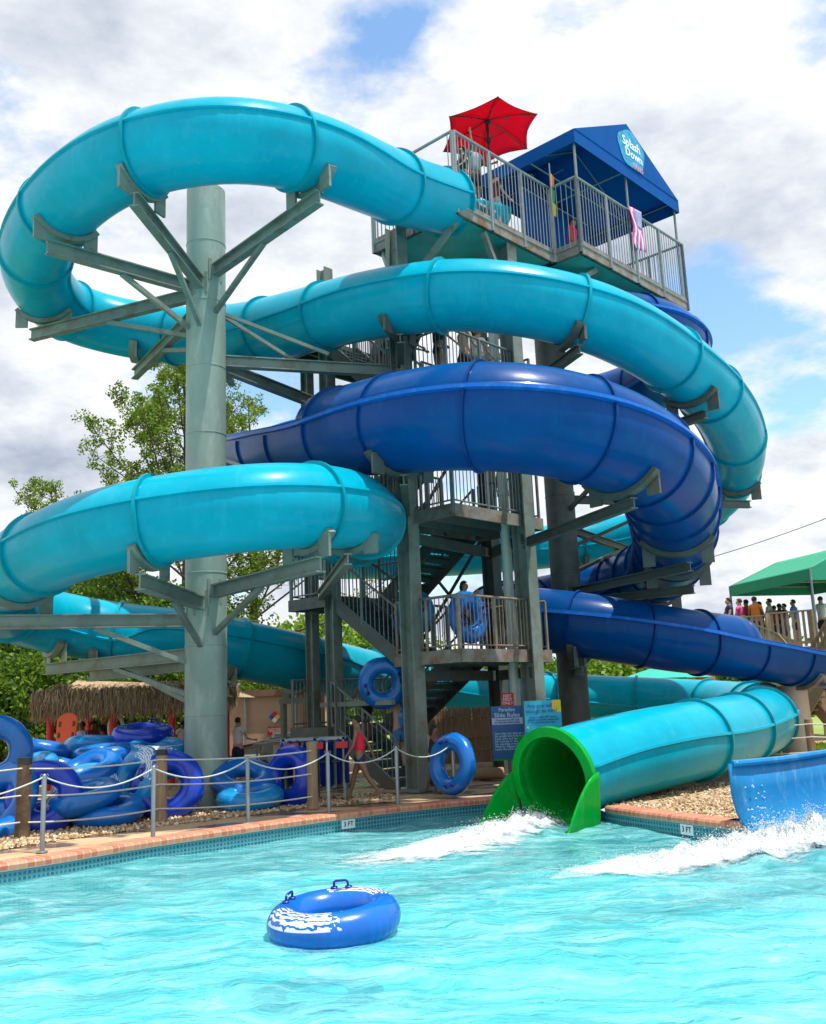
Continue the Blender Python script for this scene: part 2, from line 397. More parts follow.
def deck_mat():
    m, nt, b = new_mat('deck_concrete')
    co = node(nt, 'ShaderNodeTexCoord').outputs['Object']
    c = ramp(nt, noise_tex(nt, 2.0, 8, 0.6, co), [(0.3, (0.40, 0.27, 0.15)), (0.7, (0.56, 0.40, 0.24))])
    wet = ramp(nt, noise_tex(nt, 0.7, 5, 0.55, co, (1, 1.8, 1)), [(0.47, (0, 0, 0)), (0.53, (1, 1, 1))])
    mx = node(nt, 'ShaderNodeMix', data_type='RGBA'); nt.links.new(wet, mx.inputs[0]); nt.links.new(c, mx.inputs[6]); mx.inputs[7].default_value = (0.15, 0.10, 0.07, 1)
    nt.links.new(mx.outputs[2], b.inputs['Base Color'])
    rr = node(nt, 'ShaderNodeMapRange'); rr.inputs[3].default_value = 0.8; rr.inputs[4].default_value = 0.12; nt.links.new(wet, rr.inputs[0]); nt.links.new(rr.outputs[0], b.inputs['Roughness'])
    bp = node(nt, 'ShaderNodeBump'); bp.inputs['Strength'].default_value = 0.25; bp.inputs['Distance'].default_value = 0.01
    nt.links.new(noise_tex(nt, 40, 5, 0.6, co), bp.inputs['Height']); nt.links.new(bp.outputs[0], b.inputs['Normal'])
    return m
def gravel_mat():
    m, nt, b = new_mat('gravel')
    co = node(nt, 'ShaderNodeTexCoord').outputs['Object']
    vo = node(nt, 'ShaderNodeTexVoronoi'); vo.inputs['Scale'].default_value = 17; nt.links.new(co, vo.inputs['Vector'])
    sp_ = node(nt, 'ShaderNodeSeparateColor'); nt.links.new(vo.outputs['Color'], sp_.inputs[0])
    c = ramp(nt, sp_.outputs[0], [(0.0, (0.20, 0.12, 0.06)), (0.35, (0.42, 0.27, 0.13)), (0.7, (0.55, 0.40, 0.22)), (1.0, (0.62, 0.54, 0.42))])
    nt.links.new(c, b.inputs['Base Color']); b.inputs['Roughness'].default_value = 0.8
    bp = node(nt, 'ShaderNodeBump'); bp.inputs['Strength'].default_value = 1.0; bp.inputs['Distance'].default_value = 0.05; bp.invert = True
    nt.links.new(vo.outputs['Distance'], bp.inputs['Height']); nt.links.new(bp.outputs[0], b.inputs['Normal'])
    return m
def brick_uv(name, c1, c2, mortar, w_, h_, scale, rough=0.5):
    m, nt, b = new_mat(name)
    uv = node(nt, 'ShaderNodeTexCoord').outputs['UV']
    br = node(nt, 'ShaderNodeTexBrick'); br.inputs['Color1'].default_value = (*c1, 1); br.inputs['Color2'].default_value = (*c2, 1); br.inputs['Mortar'].default_value = (*mortar, 1)
    br.inputs['Scale'].default_value = scale; br.inputs['Brick Width'].default_value = w_; br.inputs['Row Height'].default_value = h_; br.inputs['Mortar Size'].default_value = 0.012
    br.offset = 0
    nt.links.new(uv, br.inputs['Vector']); nt.links.new(br.outputs['Color'], b.inputs['Base Color']); b.inputs['Roughness'].default_value = rough
    bp = node(nt, 'ShaderNodeBump'); bp.inputs['Strength'].default_value = 0.6; bp.inputs['Distance'].default_value = 0.01; bp.invert = True
    nt.links.new(br.outputs['Fac'], bp.inputs['Height']); nt.links.new(bp.outputs[0], b.inputs['Normal'])
    return m
L0 = EDGE; L1 = offset_line(EDGE, 0.32)
left_n = 26
deck_w = 1.25
strip(offset_line(EDGE, .31)[:left_n + 1], offset_line(EDGE, deck_w + .3)[:left_n + 1], 'pool_deck', deck_mat(), 0.236, 0.236)
DKM = bpy.data.materials['deck_concrete']
mb = MB()      # paved apron round the foot of the tower
mb.poly([V((-1.6, 17.6, .242)), V((1.2, 18.9, .242)), V((2.2, 18.4, .242)), V((4.0, 21.5, .242)), V((3.2, 24, .242)), V((-3.2, 23.8, .242)), V((-2.6, 18.5, .242))])
props(mb.build('paved_apron', DKM), kind='structure')
_nr = lambda x, y: min(range(len(EDGE)), key=lambda i: (EDGE[i] - V((x, y, .24))).length)
I_L = _nr(1.85, 17.6); I_R0 = _nr(2.84, 15.76)
def coping_mesh():
    mb = MB(); uv = []; L = 0; prof = [(-0.03, 0.17), (-0.035, 0.235), (-0.015, 0.262), (0.0, 0.268), (0.31, 0.268), (0.32, 0.23)]
    lines = [offset_line(EDGE, d) for d, z in prof]
    for i in range(len(EDGE)):
        if i: L += (EDGE[i] - EDGE[i - 1]).length
        for k, (d, z) in enumerate(prof):
            q = lines[k][i]; mb.v.append(V((q.x, q.y, z))); uv.append((L, [0, .06, .085, .1, .41, .45][k]))
    n = len(prof)
    mb.f = [(i * n + k, (i + 1) * n + k, (i + 1) * n + k + 1, i * n + k + 1) for i in range(len(EDGE) - 1) if not (I_L <= i < I_R0) for k in range(n - 1)]
    mb.uv = uv; return mb
cm = coping_mesh(); props(cm.build('pool_coping', brick_uv('coping_brick', (0.50, 0.13, 0.06), (0.62, 0.24, 0.13), (0.45, 0.33, 0.26), 0.11, 0.42, 1.0)), kind='structure')
tl = offset_line(EDGE, -0.005)
strip([V((p.x, p.y, -1)) for p in tl], tl, 'pool_tile_band', brick_uv('waterline_tile', (0.004, 0.10, 0.16), (0.01, 0.17, 0.24), (0.10, 0.28, 0.32), 0.06, 0.06, 1.0, 0.2), -0.75, 0.175)
# gravel bed left + right of exit
gl = offset_line(EDGE, deck_w + .28)
mb = MB(); mb.poly([V((p.x, p.y, .240)) for p in gl[:left_n - 2]] + [V((-.4, 19.6, .24)), V((3.6, 24, .24)), V((3, 34, .24)), V((-14, 34, .24)), V((-16, 14, .24))])
o = mb.build('gravel_bed', gravel_mat()); props(o, kind='structure')
bm = bmesh.new(); bm.from_mesh(o.data); bmesh.ops.triangulate(bm, faces=bm.faces)
for f in bm.faces:
    if f.normal.z < 0: f.normal_flip()
bm.to_mesh(o.data); bm.free()
mb = MB(); I_R = min(range(len(EDGE)), key=lambda i: (EDGE[i] - V((2.84, 15.76, .24))).length); gr = offset_line(EDGE, .31)[I_R:]
mb.poly([V((p.x, p.y, .238)) for p in gr] + [V((20, 34, .238)), V((2.8, 34, .238)), V((3.2, 22.2, .238)), V((2.6, 19.2, .238)), V((3.1, 17.4, .238)), V((3.2, 16.6, .238))])
o = mb.build('gravel_slope', bpy.data.materials['gravel']); props(o, kind='structure')
bm = bmesh.new(); bm.from_mesh(o.data); bmesh.ops.triangulate(bm, faces=bm.faces)
for f in bm.faces:
    if f.normal.z < 0: f.normal_flip()
bm.to_mesh(o.data); bm.free()
# loose stones over the near gravel, uncountable
EDP = [(p.x, p.y) for p in EDGE]
def ymax(x):        # the far edge of the water above x
    best = -9
    for (x0, y0), (x1, y1) in zip(EDP[:-1], EDP[1:]):
        if min(x0, x1) <= x <= max(x0, x1) and abs(x1 - x0) > 1e-6:
            best = max(best, y0 + (y1 - y0) * (x - x0) / (x1 - x0))
    if best < 0: best = EDP[0][1] if x < EDP[0][0] else EDP[-1][1]
    return best
mb = MB()
def stone(c, r):
    q = Matrix.Rotation(random.random() * 6, 3, 'Z') @ Matrix.Rotation(random.random() * 2, 3, 'X')
    vs = [c + q @ V((x * r * random.uniform(.7, 1.2), y * r * random.uniform(.6, 1), z * r * random.uniform(.4, .7))) for x, y, z in ((1, 0, 0), (-1, 0, 0), (0, 1, 0), (0, -1, 0), (0, 0, 1), (0, 0, -1))]
    mb.add(vs, [(0, 2, 4), (2, 1, 4), (1, 3, 4), (3, 0, 4), (2, 0, 5), (1, 2, 5), (3, 1, 5), (0, 3, 5)])
i_edge = True
for i in range(4200):
    k = random.randint(0, left_n - 5); t = random.random(); d = deck_w + .2 + abs(random.gauss(0.05, .7))
    a = EDGE[k].lerp(EDGE[k + 1], t); tt = (EDGE[k + 1] - EDGE[k]).normalized()
    c = a + V((-tt.y, tt.x, 0)) * d; c.z = .25
    if c.y < ymax(c.x) + (.9 if i_edge else .42): continue
    stone(c, random.uniform(.02, .05))
i_edge = False
for i in range(4200):
    k = random.randint(I_R + 1, len(EDGE) - 2); t = random.random(); d = .36 + random.random() * 3.5
    a = EDGE[k].lerp(EDGE[k + 1], t); tt = (EDGE[k + 1] - EDGE[k]).normalized()
    c = a + V((-tt.y, tt.x, 0)) * d; c.z = .25
    if c.y < ymax(c.x) + (.9 if i_edge else .42): continue
    stone(c, random.uniform(.02, .045))
def stone_mat():
    m, nt, b = new_mat('loose_stone'); g = node(nt, 'ShaderNodeNewGeometry')
    c = ramp(nt, g.outputs['Random Per Island'], [(0.0, (0.16, 0.10, 0.06)), (0.4, (0.45, 0.29, 0.14)), (0.75, (0.58, 0.44, 0.27)), (1.0, (0.66, 0.6, 0.5))])
    nt.links.new(c, b.inputs['Base Color']); b.inputs['Roughness'].default_value = .8; return m
props(mb.build('loose_stones', stone_mat()), 'small tan and brown river stones scattered along the deck edge', 'gravel', kind='stuff')

# water: surface grid following ripples, floor below
WMAT = None
def water_mat():
    m, nt, b = new_mat('pool_water')
    co = node(nt, 'ShaderNodeTexCoord').outputs['Object']
    out = nt.nodes['Material Output']
    # churned milky water; light and dark refracted by ripples painted in as colour noise
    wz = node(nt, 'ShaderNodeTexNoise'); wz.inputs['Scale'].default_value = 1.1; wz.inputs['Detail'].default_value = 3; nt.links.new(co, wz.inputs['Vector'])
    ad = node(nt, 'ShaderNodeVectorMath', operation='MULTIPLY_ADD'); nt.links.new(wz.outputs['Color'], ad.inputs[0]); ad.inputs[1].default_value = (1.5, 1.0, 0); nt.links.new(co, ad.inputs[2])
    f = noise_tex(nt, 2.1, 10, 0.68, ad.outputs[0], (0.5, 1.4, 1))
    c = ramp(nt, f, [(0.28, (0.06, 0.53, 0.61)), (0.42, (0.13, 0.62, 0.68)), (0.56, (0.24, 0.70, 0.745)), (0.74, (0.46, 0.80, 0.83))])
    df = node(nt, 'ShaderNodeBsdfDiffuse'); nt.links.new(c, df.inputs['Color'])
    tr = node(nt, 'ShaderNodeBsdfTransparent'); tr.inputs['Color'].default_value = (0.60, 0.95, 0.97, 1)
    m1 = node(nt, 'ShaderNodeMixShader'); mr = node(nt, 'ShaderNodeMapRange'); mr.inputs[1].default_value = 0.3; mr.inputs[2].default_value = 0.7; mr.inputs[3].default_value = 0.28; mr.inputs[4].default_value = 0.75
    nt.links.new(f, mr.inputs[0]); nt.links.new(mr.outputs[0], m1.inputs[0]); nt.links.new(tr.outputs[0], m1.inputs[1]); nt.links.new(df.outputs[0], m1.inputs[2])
    gl_ = node(nt, 'ShaderNodeBsdfGlossy'); gl_.inputs['Roughness'].default_value = 0.06
    fr = node(nt, 'ShaderNodeFresnel'); fr.inputs['IOR'].default_value = 1.22
    m2 = node(nt, 'ShaderNodeMixShader'); nt.links.new(fr.outputs[0], m2.inputs[0]); nt.links.new(m1.outputs[0], m2.inputs[1]); nt.links.new(gl_.outputs[0], m2.inputs[2])
    h1 = noise_tex(nt, 3.4, 4, 0.55, ad.outputs[0], (0.6, 1.4, 1)); h2 = noise_tex(nt, 13, 4, 0.6, ad.outputs[0], (0.6, 1.3, 1))
    hs = node(nt, 'ShaderNodeMath', operation='MULTIPLY_ADD'); nt.links.new(h2, hs.inputs[0]); hs.inputs[1].default_value = 0.35; nt.links.new(h1, hs.inputs[2])
    bp = node(nt, 'ShaderNodeBump'); bp.inputs['Strength'].default_value = 0.6; bp.inputs['Distance'].default_value = 0.07
    nt.links.new(hs.outputs[0], bp.inputs['Height'])
    for s_ in (df, gl_, fr): nt.links.new(bp.outputs[0], s_.inputs['Normal'])
    nt.links.new(m2.outputs[0], out.inputs['Surface'])
    return m
def wave_h(x, y):
    h = 0.045 * noise.noise(V((x * .55, y * .9, 0))) + 0.028 * noise.noise(V((x * 1.7 + 9, y * 2.4, 3))) + 0.012 * noise.noise(V((x * 4.5, y * 6, 7)))
    for (cx, cy, r, a) in ((1.2, 15.3, 1.1, .09), (4.6, 12.1, 1.3, .12)):
        d2 = ((x - cx) ** 2 + (y - cy) ** 2) / (r * r)
        h += a * math.exp(-d2) * (0.6 + noise.noise(V((x * 3, y * 3, 5))))
    return h
mb = MB(); nx, ny = 260, 330
xs = [-9 + 18 * i / nx for i in range(nx + 1)]; ys = [2.5 + 16 * (j / ny) for j in range(ny + 1)]
def inside(x, y):   # pool side of the edge line
    for i in range(len(EDGE) - 1):
        a, b = EDGE[i], EDGE[i + 1]
    return True
import bisect
idx = {}
for j in range(ny + 1):
    for i in range(nx + 1):
        t = j / ny; yy = 2.0 + (ymax(xs[i]) + 0.0 - 2.0) * (t ** 1.1)
        mb.v.append(V((xs[i], yy, wave_h(xs[i], yy))))
W1 = nx + 1
mb.f = [(j * W1 + i, j * W1 + i + 1, (j + 1) * W1 + i + 1, (j + 1) * W1 + i) for j in range(ny) for i in range(nx)]
mb.uv = [(v.x, v.y) for v in mb.v]
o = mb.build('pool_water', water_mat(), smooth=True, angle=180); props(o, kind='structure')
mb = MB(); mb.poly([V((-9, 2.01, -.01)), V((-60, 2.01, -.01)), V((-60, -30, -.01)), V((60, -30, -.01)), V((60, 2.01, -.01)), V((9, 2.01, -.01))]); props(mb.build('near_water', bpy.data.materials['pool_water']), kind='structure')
mb = MB(); mb.poly([V((-60, -30, -.5)), V((60, -30, -.5)), V((60, 21, -.5)), V((-60, 21, -.5))])
props(mb.build('pool_floor', mat('pool_plaster', (0.26, 0.70, 0.76), 0.6, 0, 0.05, 1.0)), kind='structure')

# foam where the flumes land
def foam_sheet_mat():
    m, nt, b = new_mat('foam_sheet'); co = node(nt, 'ShaderNodeTexCoord').outputs['Object']
    at = node(nt, 'ShaderNodeAttribute'); at.attribute_name = 'foam_amount'
    f = noise_tex(nt, 4.5, 10, 0.72, co, (0.8, 1.3, 1))
    ad = node(nt, 'ShaderNodeMath', operation='ADD'); nt.links.new(f, ad.inputs[0]); nt.links.new(at.outputs['Fac'], ad.inputs[1])
    k = ramp(nt, ad.outputs[0], [(0.68, (0, 0, 0)), (1.02, (1, 1, 1))])
    b.inputs['Base Color'].default_value = (.78, .84, .87, 1); b.inputs['Roughness'].default_value = .6
    tr = node(nt, 'ShaderNodeBsdfTransparent'); ms = node(nt, 'ShaderNodeMixShader')
    nt.links.new(k, ms.inputs[0]); nt.links.new(tr.outputs[0], ms.inputs[1]); nt.links.new(b.outputs[0], ms.inputs[2]); nt.links.new(ms.outputs[0], nt.nodes['Material Output'].inputs['Surface'])
    bp = node(nt, 'ShaderNodeBump'); bp.inputs['Strength'].default_value = .8; bp.inputs['Distance'].default_value = .05
    nt.links.new(noise_tex(nt, 16, 6, .7, co), bp.inputs['Height']); nt.links.new(bp.outputs[0], b.inputs['Normal'])
    return m
M['foam'] = mat('white_foam', (0.82, 0.86, 0.88), 0.6, 0, 0.02, trans=0.5)
M['foam_sheet'] = foam_sheet_mat()
def foam(name, pts, label, seed):
    rnd = random.Random(seed); mb = MB()
    root = thing(name, label, 'foam', (pts[0][0], pts[0][1], 0)); root['kind'] = 'stuff'
    def hump(x, y):
        h = 0; dn = 0
        for (cx, cy, r, hh, n) in pts:
            e = math.exp(-((x - cx) ** 2 * .6 + (y - cy) ** 2 * 1.6) / (r * r * 1.0))
            h = max(h, hh * e); dn = max(dn, e * min(1, n / 700 + .34))
        return h * (0.35 + 1.0 * abs(noise.noise(V((x * 4, y * 4, seed)))) + .8 * abs(noise.noise(V((x * 11, y * 11, seed)))) + .5 * abs(noise.noise(V((x * 24, y * 24, seed))))), dn
    x0 = min(p[0] - p[2] * 1.8 for p in pts); x1 = max(p[0] + p[2] * 1.8 for p in pts); y0 = min(p[1] - p[2] * 1.8 for p in pts); y1 = max(p[1] + p[2] * 1.8 for p in pts)
    nx_ = int((x1 - x0) / .03); ny_ = int((y1 - y0) / .03); den = []
    for j in range(ny_ + 1):
        for i in range(nx_ + 1):
            x = x0 + (x1 - x0) * i / nx_; y = y0 + (y1 - y0) * j / ny_; h, dn = hump(x, y)
            mb.v.append(V((x, y, wave_h(x, y) + .012 + h * .8 * min(1, max(0, dn * 2.2 - .5))))); den.append(dn * .60)
    mb.f = [(j * (nx_ + 1) + i, j * (nx_ + 1) + i + 1, (j + 1) * (nx_ + 1) + i + 1, (j + 1) * (nx_ + 1) + i) for j in range(ny_) for i in range(nx_) if den[j * (nx_ + 1) + i] > .1]
    o = mb.build('foam_sheet', M['foam_sheet'], root, smooth=True, angle=180)
    if len(o.data.vertices) == len(den):
        at = o.data.attributes.new('foam_amount', 'FLOAT', 'POINT'); at.data.foreach_set('value', den)
    o['kind'] = 'stuff'
    mb = MB()
    for (x, y, r, h, n) in pts:
        for i in range(int(n * .45)):
            a = rnd.random() * 2 * PI; d = abs(rnd.gauss(0, .55)) * r
            px_, py_ = x + math.cos(a) * d * 1.3, y + math.sin(a) * d * .8
            hh, dn = hump(px_, py_)
            zz = wave_h(px_, py_) + hh * .8 + max(0, h) * .8 * rnd.random() ** 4 + .01
            s_ = rnd.uniform(.004, .012)
            q = Matrix.Rotation(rnd.random() * 6, 3, 'Z') @ Matrix.Rotation(rnd.random() * 6, 3, 'X')
            vs = [V((px_, py_, zz)) + q @ V((a1 * s_ * rnd.uniform(.7, 2.2), b1 * s_, c1 * s_ * .8)) for a1, b1, c1 in ((1, 0, 0), (-.5, .8, 0), (-.5, -.8, 0), (0, 0, 1))]
            mb.add(vs, [(0, 1, 3), (1, 2, 3), (2, 0, 3), (0, 2, 1)])
    o = mb.build('spray', M['foam'], root, smooth=True, angle=180); o['kind'] = 'stuff'
ft = []
for i in range(14):
    t = i / 13; q = Pz(532 + (380 - 532) * t, 826 + (862 - 826) * t ** .8, 0)
    ft.append((q.x, q.y, .42 + .45 * t, .17 * (1 - t) ** 1.5 + .02, int(1500 * (1 - t) ** 1.2) + 60))
foam('splash_foam', ft, 'white foam trail churned up in front of the green tube exit', 3)
ft = []
for i in range(16):
    t = i / 15; q = Pz(830 + (590 - 830) * t, 843 + (874 - 843) * t ** .9, 0)
    ft.append((q.x, q.y, .50 + .25 * math.sin(t * PI), .25 * (1 - t) ** 1.1 + .02, int(2200 * (1 - t) ** 1.0) + 160))
foam('splash_foam', ft, 'wide white foam trail spreading left from the open blue flume', 4)

# ------------------------------------------------------------------ slides
def catmull(pts, vals, step=0.22):
    # centripetal catmull rom, vals: list of tuples carried along
    out = []; n = len(pts)
    for i in range(n - 1):
        p0 = pts[i - 1] if i else pts[0] * 2 - pts[1]; p1 = pts[i]; p2 = pts[i + 1]; p3 = pts[i + 2] if i + 2 < n else pts[-1] * 2 - pts[-2]
        t0 = 0; t1 = t0 + max((p1 - p0).length, 1e-4) ** .5; t2 = t1 + max((p2 - p1).length, 1e-4) ** .5; t3 = t2 + max((p3 - p2).length, 1e-4) ** .5
        m = max(2, int((p2 - p1).length / step))
        for k in range(m):
            t = t1 + (t2 - t1) * k / m
            a1 = p0 * ((t1 - t) / (t1 - t0)) + p1 * ((t - t0) / (t1 - t0)); a2 = p1 * ((t2 - t) / (t2 - t1)) + p2 * ((t - t1) / (t2 - t1)); a3 = p2 * ((t3 - t) / (t3 - t2)) + p3 * ((t - t2) / (t3 - t2))
            b1 = a1 * ((t2 - t) / (t2 - t0)) + a2 * ((t - t0) / (t2 - t0)); b2 = a2 * ((t3 - t) / (t3 - t1)) + a3 * ((t - t1) / (t3 - t1))
            c = b1 * ((t2 - t) / (t2 - t1)) + b2 * ((t - t1) / (t2 - t1))
            f = k / m; out.append((c, tuple(x * (1 - f) + y * f for x, y in zip(vals[i], vals[i + 1]))))
    out.append((pts[-1], vals[-1]))
    return out
class Path:
    def __init__(s, ctrl, step=0.22, bank=17, sm=6):
        pts = [P(a, b, c) for a, b, c, *_ in ctrl]
        vals = [tuple(x[3:]) for x in ctrl]
        zs = [p.z for p in pts]
        for _ in range(2):
            zs = [zs[0]] + [(zs[i - 1] + 2 * zs[i] + zs[i + 1]) / 4 for i in range(1, len(zs) - 1)] + [zs[-1]]
        for i in range(1, len(zs)): zs[i] = min(zs[i], zs[i - 1] - 0.02)
        for p, z in zip(pts, zs): p.z = z
        raw = catmull(pts, vals, step)
        pos = [a for a, b in raw]; s.val = [b for a, b in raw]
        for _ in range(sm):
            pos = [pos[0]] + [(pos[i - 1] + 2 * pos[i] + pos[i + 1]) / 4 for i in range(1, len(pos) - 1)] + [pos[-1]]
        s.p = pos; n = len(pos)
        s.T = [(pos[min(i + 1, n - 1)] - pos[max(i - 1, 0)]).normalized() for i in range(n)]
        s.L = [0]
        for i in range(1, n): s.L.append(s.L[-1] + (pos[i] - pos[i - 1]).length)
        k = []
        for i in range(n):
            a = s.T[max(i - 3, 0)]; b = s.T[min(i + 3, n - 1)]
            ds = max(s.L[min(i + 3, n - 1)] - s.L[max(i - 3, 0)], .1)
            k.append((a.x * b.y - a.y * b.x) / ds)
        for i in range(n):
            if s.L[-1] - s.L[i] < 3.2: k[i] = k[min(range(n), key=lambda q: abs(s.L[-1] - 3.4 - s.L[q]))]
        for _ in range(12): k = [k[0]] + [(k[i - 1] + 2 * k[i] + k[i + 1]) / 4 for i in range(1, n - 1)] + [k[-1]]
        s.F = []
        for i in range(n):
            S = s.T[i].cross(V((0, 0, 1))).normalized(); N = S.cross(s.T[i])
            be = math.radians(bank) * math.tanh(k[i] * 9)
            s.F.append((S * math.cos(be) + N * math.sin(be), N * math.cos(be) - S * math.sin(be)))
    def at(s, L):
        for i in range(len(s.L) - 1):
            if s.L[i + 1] >= L: return i
        return len(s.L) - 2
    def near(s, q):
        return min(range(len(s.p)), key=lambda i: (s.p[i] - q).length)
    def find(s, px, py, Y): return s.near(P(px, py, Y))
    def sweep(s, i0, i1, angs, rad, name, m, parent, closed=True, thick=.02):
        mb = MB(); n = len(angs)
        for i in range(i0, i1 + 1):
            S, N = s.F[i]; R = s.val[i][0]
            for a in angs:
                r = R + rad(a, i); mb.v.append(s.p[i] + (S * math.cos(a) + N * math.sin(a)) * r)
        for i in range(i1 - i0):
            for k in range(n if closed else n - 1):
                k2 = (k + 1) % n
                mb.f.append((i * n + k, i * n + k2, (i + 1) * n + k2, (i + 1) * n + k))
        return mb.build(name, m, parent, smooth=True, angle=50, thick=thick)
    def ring(s, L, name, m, parent, a0=0, a1=2 * PI, wid=.055, hgt=.055, n=40, inn=-.012):
        i = s.at(L); f = (L - s.L[i]) / max(s.L[i + 1] - s.L[i], 1e-4); c = s.p[i].lerp(s.p[i + 1], f); T = s.T[i]; S, N = s.F[i]; R = s.val[i][0]
        mb = MB(); full = abs(a1 - a0 - 2 * PI) < 1e-3
        prof = [(-wid, inn), (-wid * .8, hgt), (wid * .8, hgt), (wid, inn)]
        cnt = n if full else n + 1
        for k in range(cnt):
            a = a0 + (a1 - a0) * k / n; d = S * math.cos(a) + N * math.sin(a)
            for t, h in prof: mb.v.append(c + T * t + d * (R + h))
        for k in range(n):
            k2 = (k + 1) % cnt
            for j in range(3): mb.f.append((k * 4 + j, k * 4 + j + 1, k2 * 4 + j + 1, k2 * 4 + j))
            mb.f.append((k * 4 + 3, k * 4, k2 * 4, k2 * 4 + 3))
        return mb.build(name, m, parent, smooth=True, angle=50)
    def saddle(s, i, beam_z, name, m, parent, n=14):
        # curved cradle under the tube and two plates down to the beam
        S, N = s.F[i]; T = s.T[i]; R = s.val[i][0] + .01; c = s.p[i]; mb = MB()
        Sx = T.cross(V((0, 0, 1))).normalized(); Nx = Sx.cross(T)
        for k in range(n + 1):
            a = math.radians(-140 + 100 * k / n); d = Sx * math.cos(a) + Nx * math.sin(a)
            for t, h in ((-.07, 0), (-.07, .10), (.07, .10), (.07, 0)): mb.v.append(c + T * t + d * (R + h))
        for k in range(n):
            for j in range(4): mb.f.append((k * 4 + j, k * 4 + (j + 1) % 4, k * 4 + 4 + (j + 1) % 4, k * 4 + 4 + j))
        mb.f.append((0, 1, 2, 3)); mb.f.append((n * 4 + 3, n * 4 + 2, n * 4 + 1, n * 4))
        for sx in (-1, 1):
            p0 = c + (Sx * (sx * .62) - V((0, 0, .72))) * (R + .05)
            p1 = V((p0.x, p0.y, beam_z))
            mb.beam(p0 + V((0, 0, .05)), p1, .26, .05, up=T)
        return mb.build(name, m, parent)

def ridge(a, i, seams=(0, PI), w=.045, h=.05):
    for s_ in seams:
        d = abs((a - s_ + PI) % (2 * PI) - PI)
        if d < w: return h
    return 0.0
ANG = sorted([2 * PI * k / 36 for k in range(36)] + [-.046 % (2 * PI), .046, PI - .046, PI + .046, .03, PI + .03, PI - .03, 2 * PI - .03])

RA = .71
aq = [(492, 213, 21.2), (474, 205, 20.6), (450, 196, 19.8), (400, 187, 18.2), (300, 163, 15.8), (220, 149, 15.0), (130, 156, 15.4), (62, 196, 16.9), (36, 250, 19.5), (72, 300, 21.8), (150, 332, 22.6), (230, 338, 21.8), (300, 326, 20.3), (380, 302, 18.8), (480, 291, 17.9), (590, 314, 18.2), (680, 366, 20), (728, 420, 22.5), (735, 465, 26), (705, 510, 29.5), (655, 530, 31.5), (580, 540, 32), (480, 555, 31), (400, 555, 29), (330, 553, 26.5), (320, 548, 24), (348, 537, 21.5), (368, 520, 18.7), (335, 510, 16.3), (270, 508, 15.3), (190, 514, 15.2), (100, 528, 15.7), (30, 560, 17.2), (-5, 590, 19.5), (20, 612, 21.5), (90, 627, 22.6), (200, 640, 22.8), (300, 662, 24.5), (390, 682, 28), (480, 693, 31), (600, 699, 32.5), (680, 702, 31.5), (738, 707, 29), (765, 713, 25.4), (760, 722, 22.2), (712, 737, 19.2), (650, 750, 17.4), (600, 757, 16.7), (553, 778, 15.8)]
aq = [(a, b, c, RA) for a, b, c in aq]
PA = Path(aq, bank=17)
aqua = thing('tube_slide', 'aqua enclosed tube slide winding down from the tower top to a green pool exit', 'water slide', (0, 0, 0))
iA0 = PA.near(P(447, 195, 19.7)); nA = len(PA.p) - 1
iX = PA.at(PA.L[-1] - 2.6)
PA.sweep(iA0, nA, ANG, ridge, 'tube', M['aqua'], aqua)
opn = [math.radians(-178 + 176 * k / 26) for k in range(27)]
PA.sweep(0, iA0 + 1, opn, lambda a, i: -.16, 'entry_trough', M['aqua'], aqua, closed=False, thick=.03)
L = PA.L[iA0] + .05; k = 0
ends = PA.L[iX]
while L < ends - .5:
    PA.ring(L, 'joint_flange', M['aqua_rim'], aqua, wid=.035, hgt=.06)
    L += (2.0, 3.0, 2.7, 2.9)[k % 4] if PA.val[0][0] and L < PA.L[-1] - 9 else 2.4; k += 1
# green exit
exg = PA.sweep(iX, nA, ANG, lambda a, i: -.03, 'exit_lining', M['green'], aqua, thick=.02)
PA.ring(PA.L[-1] - .02, 'exit_rim', M['green'], aqua, wid=.06, hgt=.09, n=64, inn=-.06)
# flared wings running down into the water
mb = MB(); T = (PA.p[-1] - PA.p[-4]); T.z = 0; T.normalize(); S = T.cross(V((0, 0, 1))).normalized(); c0 = PA.p[-1]
nseg = 18; i_e = len(PA.p) - 1; na = 24
for i in range(nseg + 1):
    t = i / nseg; R = RA + .10 + .26 * t ** .8; zt = c0.z + .10 - .82 * t ** 1.7; zf = -.14
    sec = []; RL = RA + .10 + .16 * t ** .8; RR = RA + .11
    for k in range(8): u = k / 8; sec.append((-1 + .06 * u * u, zt + (zf + .16 - zt) * u))
    for k in range(9): u = k / 8; an = PI * (1 - u); sec.append((.94 * math.copysign(abs(math.cos(an)) ** .6, math.cos(an)), zf + .16 - .16 * math.sin(an) ** .5 if zt > zf + .16 else min(zt, zf + .1)))
    for k in range(8): u = 1 - (k + 1) / 8; sec.append((1 - .06 * u * u, zt + (zf + .16 - zt) * u))
    for (x, z) in sec:
        q = c0 + T * (t * .86 - .10) - S * (x * (RL if x < 0 else RR)); q.z = z; mb.v.append(q)
for i in range(nseg):
    for k in range(na):
        mb.f.append((i * (na + 1) + k, i * (na + 1) + k + 1, (i + 1) * (na + 1) + k + 1, (i + 1) * (na + 1) + k))
mb.build('splash_lip', M['green'], aqua, smooth=True, angle=60, thick=.035)

